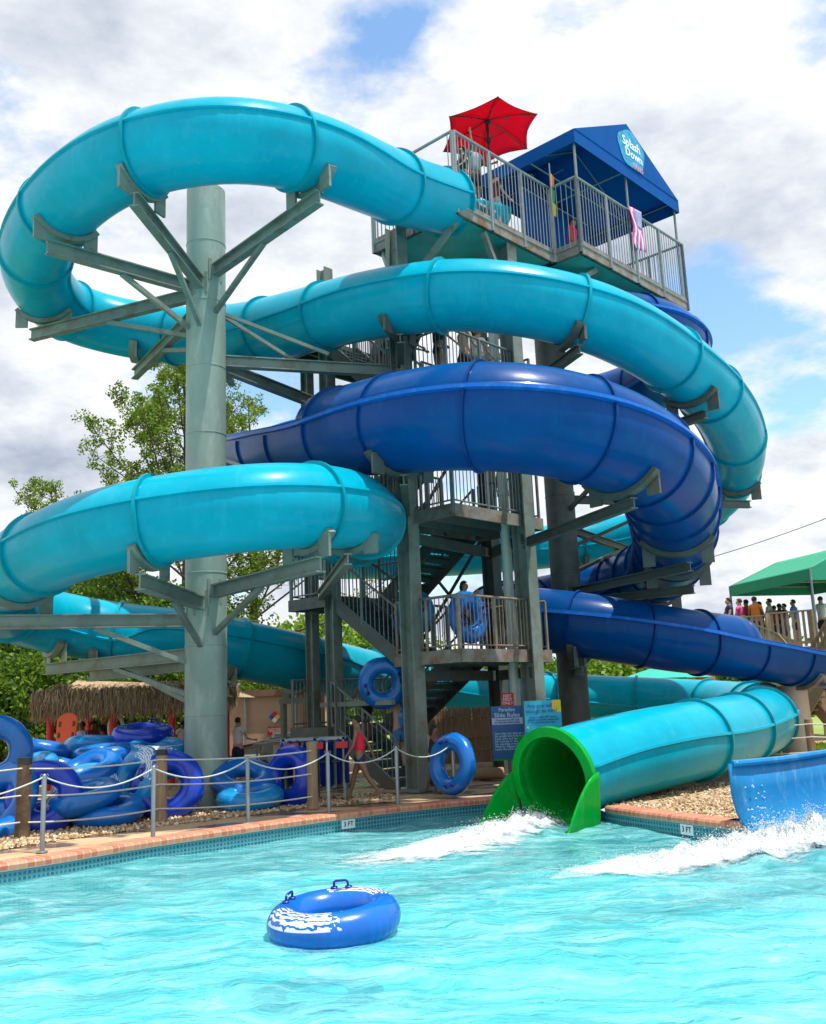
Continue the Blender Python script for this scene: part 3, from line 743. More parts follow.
# blue slide
bl = [(605, 322, 22.6, .80), (654, 326, 23.2, .83), (680, 340, 24.8, .83), (662, 368, 27, .85), (600, 388, 29, .85), (480, 396, 30.2, .85), (350, 410, 29, .85), (290, 433, 26.8, .86), (252, 448, 24.8, .86), (272, 452, 21.8, .87), (330, 440, 19.0, .89), (400, 427, 17.0, .92), (480, 417, 15.9, .94), (570, 424, 16.1, .94), (630, 444, 17.0, .94), (664, 475, 18.4, .94), (674, 512, 20.4, .92), (674, 545, 22.8, .90), (655, 572, 25.6, .88), (610, 590, 27.6, .86), (550, 602, 28, .82), (500, 612, 26.4, .78), (497, 618, 24.4, .76), (545, 619, 22.9, .75), (600, 626, 22.4, .75), (660, 638, 22.6, .75), (740, 650, 23.7, .75), (800, 655, 24.8, .80), (840, 657, 25.4, .82), (920, 662, 26.5, .85)]
PB = Path(bl, bank=14, sm=14)
blue = thing('raft_slide', 'deep blue ribbed slide circling the tower and leaving as an open flume at right', 'water slide', (0, 0, 0))
nB = len(PB.p) - 1
low = [math.radians(-186 + 192 * k / 30) for k in range(31)]
def lip(a, i): return .05 if (a > math.radians(0) or a < math.radians(-180)) else 0
PB.sweep(0, nB, low, lip, 'trough', M['blue'], blue, closed=False, thick=.025)
hi = [math.radians(3 + 174 * k / 24) for k in range(25)]
cA = PB.find(345, 441, 19); cB = PB.find(740, 650, 23.7) - 1
def dome(a, i): return .0
def cover(i0, i1):
    return PB.sweep(i0, i1, hi, dome, 'top_cover', M['blue'], blue, closed=False, thick=.02)
cover(0, PB.find(350, 410, 29)); cover(cA, cB)
# rounded hoods where the cover starts and ends
for (i, sgn) in ((cA, -1), (cB, 1)):
    mb = MB(); S, N = PB.F[i]; R = PB.val[i][0]; T = PB.T[i] * sgn
    for j in range(7):
        ph = PI / 2 * j / 7
        for k in range(21):
            a = PI * k / 20
            h = math.sin(a) * math.cos(ph)
            mb.v.append(PB.p[i] + S * (math.cos(a) * R) + N * (h * R) + T * (math.sin(ph) * R * .8 * math.sin(a)))
    mb.f = [(j * 21 + k, j * 21 + k + 1, (j + 1) * 21 + k + 1, (j + 1) * 21 + k) for j in range(6) for k in range(20)]
    mb.build('cover_hood', M['blue'], blue, smooth=True, thick=.02)
# bright seam lip along both edges
for side in (0, 1):
    mb = MB(); prof = [(-.03, -.045), (.085, -.04), (.085, .03), (-.03, .035)]
    for i in range(nB + 1):
        S, N = PB.F[i]; R = PB.val[i][0]; s_ = 1 if side == 0 else -1
        for a, b in prof: mb.v.append(PB.p[i] + S * (s_ * (R + a)) + N * (b + .02))
    for i in range(nB):
        for j in range(4): mb.f.append((i * 4 + j, i * 4 + (j + 1) % 4, i * 4 + 4 + (j + 1) % 4, i * 4 + 4 + j))
    mb.build('side_lip', M['seam_blue'], blue, smooth=True, angle=35)
L = 1.0
while L < PB.L[-1] - .3:
    i = PB.at(L); cov_ = i < PB.find(350, 410, 29) or cA <= i <= cB
    PB.ring(L, 'joint_flange', M['blue_rim'], blue, a0=math.radians(-176), a1=math.radians(-4) if not cov_ else math.radians(184), wid=.03, hgt=.05)
    zz = PB.L[i]
    L += 1.85 if i < PB.find(630, 444, 17) else (1.15 if i < PB.find(610, 590, 27.6) else 1.55)

# ------------------------------------------------------------------ columns and arms
LC = P(206, 640, 18.7); LC.z = 0
def column(name, label, c, r, z1, m, group=None, bands=(), z0=.2):
    t = thing(name, label, 'support column', (c.x, c.y, z0), group)
    mb = MB(); prof = [(r, 0)]
    zz = 0
    for zb in bands:
        prof += [(r, zb - z0 - .015), (r + .008, zb - z0 - .01), (r + .008, zb - z0 + .01), (r, zb - z0 + .015)]
    prof += [(r, z1 - z0), (r * .5, z1 - z0 + .001), (0.01, z1 - z0 + .002)]
    mb.lathe(V((0, 0, 0)), prof, 32); mb.build('shaft', m, t, local=True, smooth=True, angle=30)
    mb = MB(); mb.lathe(V((0, 0, 0)), [(.01, -.02), (r + .25, -.02), (r + .25, .05), (r + .01, .05)], 24); mb.build('base_plate', M['steel'], t, local=True)
    return t
lcol = column('support_column', 'tall grey green steel column standing at left inside both aqua loops', LC, .40, 12.75, M['pipe'], bands=[1.9, 3.2, 4.6, 6.0, 7.4, 8.8, 10.2, 11.5])
def arm(parent, cc, r, path, i, m, over=.35, w=.17, h=.26, knee=True, knee_m=None, kd=1.0, z=None):
    q = path.p[i]; R = path.val[i][0]
    bz = (q.z - R - .33) if z is None else z
    d = V((q.x - cc.x, q.y - cc.y, 0)); ln = d.length; d.normalize()
    a = V((cc.x, cc.y, bz)) + d * (r - .03); b = V((cc.x, cc.y, bz)) + d * (ln + over)
    mb = MB(); mb.ibeam(a, b, w, h); mb.build('arm', m, parent)
    path.saddle(i, bz + h / 2 - .01, 'saddle', m, parent)
    if knee:
        mb = MB(); mb.beam(a + d * (ln * .5) - V((0, 0, h / 2)), V((cc.x, cc.y, bz - kd)) + d * (r - .02), .09, .09); mb.build('knee_brace', knee_m or m, parent)
    mb = MB(); mb.beam(a - V((0, 0, h * .9)), a + V((0, 0, h * .9)), .3, .04, up=d); mb.build('gusset', m, parent)
for q in ((305, 163, 15.9), (140, 154, 15.4), (66, 186, 16.7), (48, 270, 20.6), (135, 328, 22.5), (235, 338, 21.8)):
    arm(lcol, LC, .40, PA, PA.find(*q), M['steel'], kd=.9)
for q in ((305, 510, 15.8), (150, 519, 15.3), (20, 566, 17.6), (55, 620, 22.2), (100, 628, 22.6), (230, 645, 23)):
    arm(lcol, LC, .40, PA, PA.find(*q), M['steel'], kd=.8, over=.45)
RC = P(567, 600, 24.3); RC.z = 0
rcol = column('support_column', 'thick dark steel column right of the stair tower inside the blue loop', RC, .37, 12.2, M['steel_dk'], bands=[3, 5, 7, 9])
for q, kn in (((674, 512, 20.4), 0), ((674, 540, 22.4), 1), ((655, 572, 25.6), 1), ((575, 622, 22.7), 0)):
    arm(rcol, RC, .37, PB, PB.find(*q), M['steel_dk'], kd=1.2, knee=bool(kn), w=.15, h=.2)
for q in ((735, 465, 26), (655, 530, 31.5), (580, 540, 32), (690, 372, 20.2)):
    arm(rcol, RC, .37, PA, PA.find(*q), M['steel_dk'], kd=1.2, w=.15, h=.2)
CC = P(793, 700, 25.2); CC.z = 0
t = thing('concrete_pillar', 'pale round concrete pillar under the open end of the blue slide', 'pillar', (CC.x, CC.y, .2))
mb = MB(); zt = PB.p[PB.find(800, 657, 24.8)].z - .78
mb.lathe(V((0, 0, 0)), [(.42, 0), (.40, .02), (.37, zt - .3), (.37, zt - .2), (.01, zt - .2)], 28); mb.build('shaft', M['concrete_col'], t, local=True, smooth=True, angle=40)
PB.saddle(PB.find(800, 657, 24.8), zt + .02, 'saddle', M['rust'], t)
# low cradles that carry the bottom run of the aqua tube
for q, lb in (((300, 662, 24.5), 'short steel trestle under the aqua tube left of the tower'), ((430, 688, 29.5), 'low steel trestle under the aqua tube behind the stairs'), ((650, 700, 32), 'low steel trestle under the aqua tube at right rear')):
    i = PA.find(*q); c = PA.p[i]; t = thing('trestle', lb, 'trestle', (c.x, c.y, .2))
    bz = c.z - RA - .25
    if bz > .35:
        S = PA.T[i].cross(V((0, 0, 1))).normalized()
        mb = MB()
        mb.beam(V((c.x, c.y, bz)) - S * .7, V((c.x, c.y, bz)) + S * .7, .14, .14)
        mb.build('cross_beam', M['steel'], t)
        for s_ in (-.6, .6):
            mb = MB(); mb.beam(V((c.x, c.y, bz)) + S * s_, V((c.x + S.x * s_, c.y + S.y * s_, .2)), .12, .12, up=S); mb.build('leg', M['steel'], t)
        PA.saddle(i, bz + .05, 'saddle', M['steel'], t)

#@@PART2
# ------------------------------------------------------------------ stair tower
AV = V((.682, .731, 0)); BV = V((-.731, .682, 0)); K0 = V((1.2, 19.0, 0)); KL = V((.82, 18.95, 0))
def st(s, t, z, K=KL):
    p = K + AV * s + BV * t; return V((p.x, p.y, z))
def rail(parent, a, b, h, m, post_every=1.3, bal=.115, name='railing', skip=None, pr=.035, base=.0):
    a = V(a); b = V(b); mb = MB(); d = b - a; L = V((d.x, d.y, 0)).length; up = V((0, 0, 1))
    mb.tube([a + up * h, b + up * h], pr * .8, 8); mb.tube([a + up * .1, b + up * .1], pr * .55, 6)
    n = max(1, round(L / post_every))
    for i in range(n + 1):
        p = a.lerp(b, i / n); mb.cyl(p + up * base, p + up * h, pr, 8)
    nb = int(L / bal)
    for i in range(1, nb):
        f = i / nb
        if skip and skip[0] < f < skip[1]: continue
        p = a.lerp(b, f); mb.cyl(p + up * .1, p + up * h, .011, 5)
    return mb.build(name, m, parent, smooth=True, angle=40)
tower = thing('stair_tower', 'grey steel stair tower with landings and railings in the middle of the slides', 'stair tower', (KL.x + .8, KL.y + 2, 0.2))
def post(s, t, z1, w_=.32, m='steel_dk', z0=.2, K=KL):
    mb = MB(); p = st(s, t, 0, K)
    x = AV * (w_ / 2); y = BV * (w_ / 2)
    # H section
    mb.beam(V((p.x, p.y, z0)) + y, V((p.x, p.y, z1)) + y, .03, w_, up=AV); mb.beam(V((p.x, p.y, z0)) - y, V((p.x, p.y, z1)) - y, .03, w_, up=AV)
    mb.beam(V((p.x, p.y, z0)), V((p.x, p.y, z1)), w_ - .03, .03, up=AV)
    o = mb.build('column', M[m], tower)
    mb = MB(); mb.box((p.x, p.y, z0 + .08), (w_ + .2, w_ + .2, .06), rz=math.radians(47)); mb.build('base_plate', M[m], o); return o
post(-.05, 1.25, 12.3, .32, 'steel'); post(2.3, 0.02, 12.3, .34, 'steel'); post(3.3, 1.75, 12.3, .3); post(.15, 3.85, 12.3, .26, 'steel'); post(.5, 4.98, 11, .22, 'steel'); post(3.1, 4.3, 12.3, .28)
mb = MB(); mb.cyl(st(2.35, .55, .2), st(2.35, .55, 11.9), .115, 16)
for z in (3.3, 6.4, 9.6): mb.cyl(st(2.35, .55, z), st(2.35, .55, z + .14), .135, 16)
mb.build('drain_pipe', M['white_pvc'], tower, smooth=True)
def landing(s0, s1, t0, t1, z, name='landing', m='rust', panel='steel_dk', K=KL, hb=.26):
    mb = MB(); ins = .03
    mb.slab([st(s0 + ins, t0 + ins, z, K), st(s1 - ins, t0 + ins, z, K), st(s1 - ins, t1 - ins, z, K), st(s0 + ins, t1 - ins, z, K)], .05)
    o = mb.build(name, M[panel], tower)
    mb = MB()
    for (a, b) in (((s0, t0), (s1, t0)), ((s1, t0), (s1, t1)), ((s1, t1), (s0, t1)), ((s0, t1), (s0, t0))):
        mb.beam(st(*a, z - hb / 2 + .02, K), st(*b, z - hb / 2 + .02, K), .06, hb)
    mb.build('edge_channel', M[m], o)
    mb = MB(); k = max(1, round((t1 - t0) / .8))
    for i in range(1, k + 1):
        t_ = t0 + (t1 - t0) * i / (k + 1); mb.beam(st(s0 + .04, t_, z - .16, K), st(s1 - .04, t_, z - .16, K), .06, .18)
    mb.build('joist', M['steel_dk'], o)
    return o
LV = [2.95, 5.85, 8.55]; BK = [1.5, 4.4, 7.2, 10.5]
for i, z in enumerate(LV):
    landing(0, 3.0, 0, 1.8, z, m='rust' if i < 2 else 'steel_dk')
    mm = M['rail_rust'] if i == 0 else M['rail_dk']
    rail(tower, st(0.03, .03, z), st(2.25, .03, z), 1.08, mm, 1.05)
    rail(tower, st(.03, .06, z), st(.03, 1.75, z), 1.08, mm, 1.0)
    rail(tower, st(2.97, .06, z), st(2.97, 1.75, z), 1.08, mm, 1.0)
    rail(tower, st(1.2, 1.78, z), st(1.65, 1.78, z), 1.08, M['rail_dk'], 1.0)
for z in BK:
    landing(0, 3.0, 3.9, 5.2, z, m='steel_dk')
    rail(tower, st(.03, 5.17, z), st(2.97, 5.17, z), 1.08, M['rail_dk'], 1.3)
    if z > 2: rail(tower, st(.03, 3.93, z), st(.03, 5.14, z), 1.08, M['rail_dk'], 1.2)
    rail(tower, st(2.97, 3.93, z), st(2.97, 5.14, z), 1.08, M['rail_dk'], 1.2)
def flight(s0, s1, ta, za, tb, zb):
    n = max(4, int(abs(zb - za) / .19)); mb = MB()
    f = mb
    for i in range(n):
        t_ = ta + (tb - ta) * (i + .5) / n; z = za + (zb - za) * (i + 1) / (n + 1)
        mb.slab([st(s0, t_ - .14, z), st(s1, t_ - .14, z), st(s1, t_ + .14, z), st(s0, t_ + .14, z)], .035)
        mb.slab([st(s0, t_ + (.1 if tb < ta else -.1), z - .04), st(s1, t_ + (.1 if tb < ta else -.1), z - .04), st(s1, t_ + (.1 if tb < ta else -.1), z - .16), st(s0, t_ + (.1 if tb < ta else -.1), z - .16)], .01, BV)
    o = mb.build('stair_flight', M['tread'], tower)
    for s in (s0 - .03, s1 + .03):
        mb = MB(); mb.beam(st(s, ta, za - .08), st(s, tb, zb - .08), .05, .28); mb.build('stringer', M['steel_dk'], o)
        r_ = rail(o, st(s, ta, za), st(s, tb, zb), 1.0, M['rail_dk'], .95, .13)
    return o
flight(.12, 1.15, 1.95, .26, 3.9, 1.5)
zb = BK
for i in range(3):
    flight(1.75, 2.8, 3.9, zb[i], 1.8, LV[i])
    flight(.12, 1.15, 1.8, LV[i], 3.9, zb[i + 1])
flight(1.75, 2.8, 3.9, 10.5, 2.5, 12.45)
# bracing rods between columns
mb = MB()
for (p, q) in ((st(3.3, 1.75, 3.2), st(2.3, 0, 6.0)), (st(3.3, 1.75, 6.0), st(2.3, 0, 9)), (st(3.3, 1.75, 9), st(2.3, 0, 6.2)), (st(3.1, 4.3, 3), st(3.3, 1.75, 6)), (st(3.1, 4.3, 6), st(3.3, 1.75, 9)), (st(3.1, 4.3, 6), st(3.3, 1.75, 3))):
    mb.beam(p, q, .06, .06)
mb.build('cross_brace', M['steel_dk'], tower)
for z in (2.5, 5.35, 8.05):
    for p, q in ((st(-.05, 1.25, z), st(3.3, 1.75, z)), (st(2.3, 0, z), st(3.3, 1.75, z))):
        mb = MB(); mb.beam(p, q, .12, .22); mb.build('cross_beam', M['steel_dk'], tower)
mb = MB(); mb.beam(st(.0, 1.9, 2.0), st(.15, 4.3, 2.0), .1, .1); mb.build('guard_bar', M['steel'], tower)
# top platform
H = 12.5
def top(s0, s1, t0, t1, nm):
    o = landing(s0, s1, t0, t1, H, nm, m='rust', panel='teal_panel', K=K0, hb=.34); return o
top(0, 3.6, 0, 2.5, 'top_platform'); top(3.6, 8.75, -.75, 2.35, 'cabin_floor')
for (s0, s1, t0, t1) in ((.1, 3.5, .1, 2.4), (3.7, 8.65, -.65, 2.25)):
    mb = MB(); mb.slab([st(s0, t0, H - .28, K0), st(s1, t0, H - .28, K0), st(s1, t1, H - .28, K0), st(s0, t1, H - .28, K0)], .02); mb.build('teal_soffit', M['teal_panel'], tower)
RH = 1.62
R_ = lambda s, t: st(s, t, H - .2, K0)
rr = RH + .2
for a, b in (((0, -.03), (3.57, -.03)), ((3.57, -.06), (3.57, -.78)), ((3.57, -.78), (8.78, -.78)), ((8.78, -.78), (8.78, 2.35)), ((0, 2.5), (3.6, 2.5))):
    rail(tower, R_(*a), R_(*b), rr, M['galv'], 1.18, .125, pr=.045, base=-.12)
rail(tower, R_(-.03, 0), R_(-.03, 2.5), rr, M['galv'], 1.25, .125, pr=.045, base=-.12, skip=(.06, .58))
rail(tower, R_(6.0, 2.33), R_(8.75, 2.33), rr, M['galv'], 1.25, .125, pr=.045)
mb = MB()
for (p, q) in ((st(3.3, 1.75, 10.6), st(6.3, .6, H - .36, K0)), (st(2.3, 0, 10.4), st(4.6, -.5, H - .36, K0)), (st(-.05, 1.25, 10.8), st(.1, 2.3, H - .36, K0)), (st(-.05, 1.25, 10.6), st(.2, .2, H - .36, K0)), (st(2.3, 0, 10.8), st(1, .1, H - .36, K0))):
    mb.beam(p, q, .12, .12)
mb.build('knee_brace', M['steel'], tower)
mb = MB()
for t_ in (.2, 1.9): mb.beam(st(3.6, t_, H - .48, K0), st(8.6, t_, H - .48, K0), .14, .26)
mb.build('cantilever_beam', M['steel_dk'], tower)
# tie beams from the left column to the tower
tie = MB()
for (za, q, zb_) in ((9.0, st(.1, 1.3, 9.0), 9.0), (9.0, st(.2, 4.2, 9.0), 9.0)):
    a = V((LC.x, LC.y, za)); d = (V((q.x, q.y, zb_)) - a).normalized(); tie = MB(); tie.ibeam(a + d * .4, V((q.x, q.y, zb_)), .17, .24); tie.build('tie_beam', M['steel'], lcol)
for (za, q) in ((10.0, V((-1.6, 18.9, 9.1))), (10.0, V((-2.2, 19.6, 9.1))), (6.9, st(0, 1.3, 5.6)), (6.8, V((-3.2, 20.4, 5.4)))):
    a = V((LC.x, LC.y, za)); d = V((q.x - a.x, q.y - a.y, 0)).normalized(); tie = MB(); tie.beam(a + d * .38, q, .07, .07); tie.build('tie_rod', M['steel'], lcol)
# aqua arc saddles carried off the tower, blue arc saddles
def bracket(path, q, foot, m='steel_dk'):
    i = path.find(*q); c = path.p[i]; bz = c.z - path.val[i][0] - .22
    mb = MB(); d = V((c.x - foot[0], c.y - foot[1], 0)).normalized()
    mb.ibeam(V((foot[0], foot[1], bz)), V((c.x, c.y, bz)) + d * .3, .14, .2); o = mb.build('outrigger', M[m], tower)
    path.saddle(i, bz + .1, 'saddle', M[m], o)
f1 = st(-.05, 1.25, 0); f2 = st(2.3, 0, 0); f3 = st(3.3, 1.75, 0)
bracket(PA, (395, 303, 18.6), f1); bracket(PA, (575, 313, 18), f2); bracket(PB, (375, 424, 16.7), f1); bracket(PB, (620, 440, 16.8), f2)
bracket(PA, (340, 514, 16.6), st(.15, 4.3, 0), 'steel')

# blue awning over the cabin
E0 = H + 2.55; RZ = H + 4.15
aw = thing('canopy', 'blue gabled canvas awning over the cabin on top of the tower', 'awning', tuple(st(3.6, -.75, H, K0)))
cs0, cs1, ct0, ct1 = 3.62, 8.75, -.82, 2.4; sm = (cs0 + cs1) / 2
c = lambda s, t, z: st(s, t, z, K0)
mb = MB()
ov = .02
eL0, eL1, eR0, eR1 = c(cs0, ct0, E0 + .35), c(cs0, ct1, E0 + .35), c(cs1, ct0, E0 + .35), c(cs1, ct1, E0 + .35)
r0, r1 = c(sm, ct0, RZ), c(sm, ct1, RZ)
def quilt(mb, a, b, c_, d, n=8, sag=.05):
    base = len(mb.v)
    for i in range(n + 1):
        for j in range(n + 1):
            u, v_ = i / n, j / n
            p = a.lerp(b, u).lerp(d.lerp(c_, u), v_); p.z -= sag * math.sin(PI * v_) * abs(math.sin(PI * u * 2)) ; mb.v.append(p)
    for i in range(n):
        for j in range(n):
            q = base + i * (n + 1) + j; mb.f.append((q, q + 1, q + n + 2, q + n + 1))
quilt(mb, eL0, eL1, r1, r0); quilt(mb, eR0, eR1, r1, r0)
mb.build('roof_panel', M['canvas_blue'], aw, smooth=True, angle=30, thick=.015)
mb = MB(); d0 = V((0, 0, -.35))
mb.poly([eL0, r0, eR0]); mb.poly([eL1, r1, eR1]); mb.build('gable', M['canvas_blue'], aw, thick=.015)
mb = MB()
for a, b in ((eL0, eR0), (eR0, eR1), (eR1, eL1), (eL1, eL0)): mb.poly([a, b, b + d0, a + d0])
mb.build('valance', M['canvas_blue'], aw, thick=.012)
for (s, t_) in ((cs0 + .1, ct0 + .1), (cs1 - .1, ct0 + .1), (cs0 + .1, ct1 - .1), (cs1 - .1, ct1 - .1), (sm - .1, ct0 + .1), (sm, ct1 - .1)):
    mb = MB(); mb.cyl(c(s, t_, H), c(s, t_, E0 + .33), .035, 8); mb.build('post', M['galv'], aw, smooth=True)
mb = MB()
for t_ in (ct0 + .12, (ct0 + ct1) / 2, ct1 - .12):
    z = E0 + .3
    mb.tube([c(cs0 + .1, t_, z), c(cs1 - .1, t_, z)], .02, 6); mb.tube([c(cs0 + .1, t_, z), c(sm, t_, RZ - .07)], .02, 6); mb.tube([c(cs1 - .1, t_, z), c(sm, t_, RZ - .07)], .02, 6); mb.tube([c(sm, t_, z), c(sm, t_, RZ - .07)], .02, 6)
    for s in (cs0 + 1.3, cs1 - 1.3): mb.tube([c(s, t_, z), c(sm + (s - sm) * .5, t_, RZ - .85)], .018, 6)
for s in (cs0 + .1, sm, cs1 - .1): mb.tube([c(s, ct0 + .1, E0 + .3), c(s, ct1 - .1, E0 + .3)], .02, 6)
mb.build('frame', M['galv'], aw, smooth=True)
# emblem on the gable
lx = AV; ly = V((0, 0, 1)); nrm = lx.cross(ly)   # faces the pool
ec = c(sm + .12, ct0, E0 + .88)
mb = MB(); pts = []
for k in range(32):
    a = 2 * PI * k / 32; r = 1 + .05 * math.sin(5 * a); pts.append(ec + lx * (math.cos(a) * .66 * r) + ly * (math.sin(a) * .54 * r) + nrm * .032)
mb.slab(pts, .008, -nrm); em = mb.build('emblem', mat('emblem_teal', (.01, .28, .48), .5, 0, .5, 6), aw)
M['text_white'] = mat('text_white', (.85, .87, .9), .5, 0, .02); M['text_pink'] = mat('text_pink', (.85, .25, .30), .5, 0, .02)
text('Splash', .36, M['text_white'], em, ec + ly * .14 + nrm * .034, lx, ly)
text('Down', .34, M['text_white'], em, ec - ly * .14 + lx * .08 + nrm * .034, lx, ly)
text('FALLS', .20, M['text_pink'], em, ec - ly * .44 + lx * .25 + nrm * .034, lx, ly)
# blue privacy panel hung inside the cabin rails (dark navy screen)
t = thing('windscreen', 'dark blue mesh screen hanging inside the cabin railing under the awning', 'screen', tuple(c(3.7, .4, H)))
mb = MB(); n = 24
for i in range(n + 1):
    s = 3.75 + 2.9 * i / n; w_ = .03 * math.sin(i * 1.9)
    mb.v += [c(s, .9 + w_, H + .05), c(s, .9 - w_ * .5, H + 2.1)]
mb.f = [(2 * i, 2 * i + 2, 2 * i + 3, 2 * i + 1) for i in range(n)]
mb.build('curtain', M['canvas_blue'], t, smooth=True, thick=.01)
mb = MB(); mb.tube([c(3.7, .9, H + 2.12), c(6.7, .9, H + 2.12)], .02, 6); mb.cyl(c(3.7, .9, H), c(3.7, .9, H + 2.12), .02); mb.cyl(c(6.7, .9, H), c(6.7, .9, H + 2.12), .02); mb.build('frame', M['galv'], t)
# striped towel over the cabin rail
tp = c(6.15, -.86, H + RH)
t = thing('towel', 'red and white striped towel with a pale blue corner hung over the cabin rail', 'towel', tuple(tp))
def cloth_strip(x0, x1, z0, z1, m, nm):
    mb = MB(); n = 8
    for i in range(n + 1):
        for x in (x0, x1):
            u = i / n; z = z1 + (z0 - z1) * u
            mb.v.append(tp + AV * (x + .12 * (RH * 0 - z) * .5 + .02 * math.sin(z * 9)) + V((0, 0, z)) + nrm * (.03 + .03 * math.sin(z * 7 + x * 8)))
    mb.f = [(2 * i, 2 * i + 1, 2 * i + 3, 2 * i + 2) for i in range(n)]
    return mb.build(nm, m, t, smooth=True, thick=.008)
for k in range(7):
    cloth_strip(-.28 + .075 * k, -.28 + .075 * (k + 1), -1.05, .06 if k < 3 else -.42, M['cloth_pink'] if k % 2 == 0 else M['cloth_white'], 'stripe')
cloth_strip(-.055, .245, -.42, .06, M['cloth_lilac'], 'corner_patch')
# signal flag pole
fp = c(3.45, -.15, H)
t = thing('flag_pole', 'thin pole with orange yellow and green pennants at the platform corner', 'flag', tuple(fp))
mb = MB(); mb.cyl(fp, fp + V((0, 0, 2.2)), .018); mb.build('pole', M['galv'], t)
for k, m_ in enumerate(('cloth_orange', 'cloth_green', 'cloth_yellow')):
    mb = MB(); z = 1.95 - .38 * k; mb.slab([fp + V((0, 0, z)) + AV * .02, fp + V((0, 0, z - .05)) + AV * .16, fp + V((0, 0, z - .36)) + AV * .13, fp + V((0, 0, z - .36)) + AV * .02], .008, nrm); mb.build('pennant', M[m_], t)

# red umbrella
up_ = P(487, 119, 21.0)
t = thing('umbrella', 'red six sided sun umbrella above the platform railing', 'umbrella', (up_.x, up_.y, H))
hub = V((up_.x, up_.y, up_.z)); RU = 1.22
cor = [hub + V((math.sin(a) * RU, -math.cos(a) * RU, -.42)) for a in [PI / 3 * k + .1 for k in range(6)]]
tilt = Matrix.Rotation(math.radians(-7), 3, 'X') @ Matrix.Rotation(math.radians(-4), 3, 'Y')
cor = [hub + tilt @ (q - hub) for q in cor]
mb = MB()
for k in range(6):
    a, b = cor[k], cor[(k + 1) % 6]; base = len(mb.v); n = 6
    for i in range(n + 1):
        for j in range(n + 1):
            u = i / n; v_ = j / n; e = a.lerp(b, v_); e = e.lerp(hub, .10 * math.sin(PI * v_)); mb.v.append(hub.lerp(e, u) + V((0, 0, .08 * math.sin(PI * u))))
    for i in range(n):
        for j in range(n):
            q = base + i * (n + 1) + j; mb.f.append((q, q + 1, q + n + 2, q + n + 1))
mb.build('canopy', M['canvas_red'], t, smooth=True, angle=25, thick=.01)
for k in range(6):
    mb = MB(); mb.tube([hub + V((0, 0, -.03)), hub.lerp(cor[k], .5) + V((0, 0, .03)), cor[k]], .014, 5); rb = mb.build('rib', M['black_metal'], t)
    mb = MB(); mb.tube([hub + V((0, 0, -.55)), hub.lerp(cor[k], .45) + V((0, 0, .02))], .01, 5); mb.build('strut', M['black_metal'], rb)
mb = MB(); mb.cyl(V((hub.x, hub.y, H)), hub, .03); mb.build('pole', M['black_metal'], t)
mb = MB(); mb.lathe(hub + V((0, 0, -.1)), [(.01, .1), (.07, .06), (.07, -.02), (.01, -.05)], 10); mb.lathe(hub + V((0, 0, -.6)), [(.01, .06), (.06, .04), (.06, -.04), (.01, -.05)], 10); mb.build('hub', M['black_metal'], t)
mb = MB(); mb.lathe(V((hub.x, hub.y, H)), [(.3, 0), (.3, .06), (.06, .1), (.05, .4), (.02, .4)], 16); mb.build('base', M['black_metal'], t)

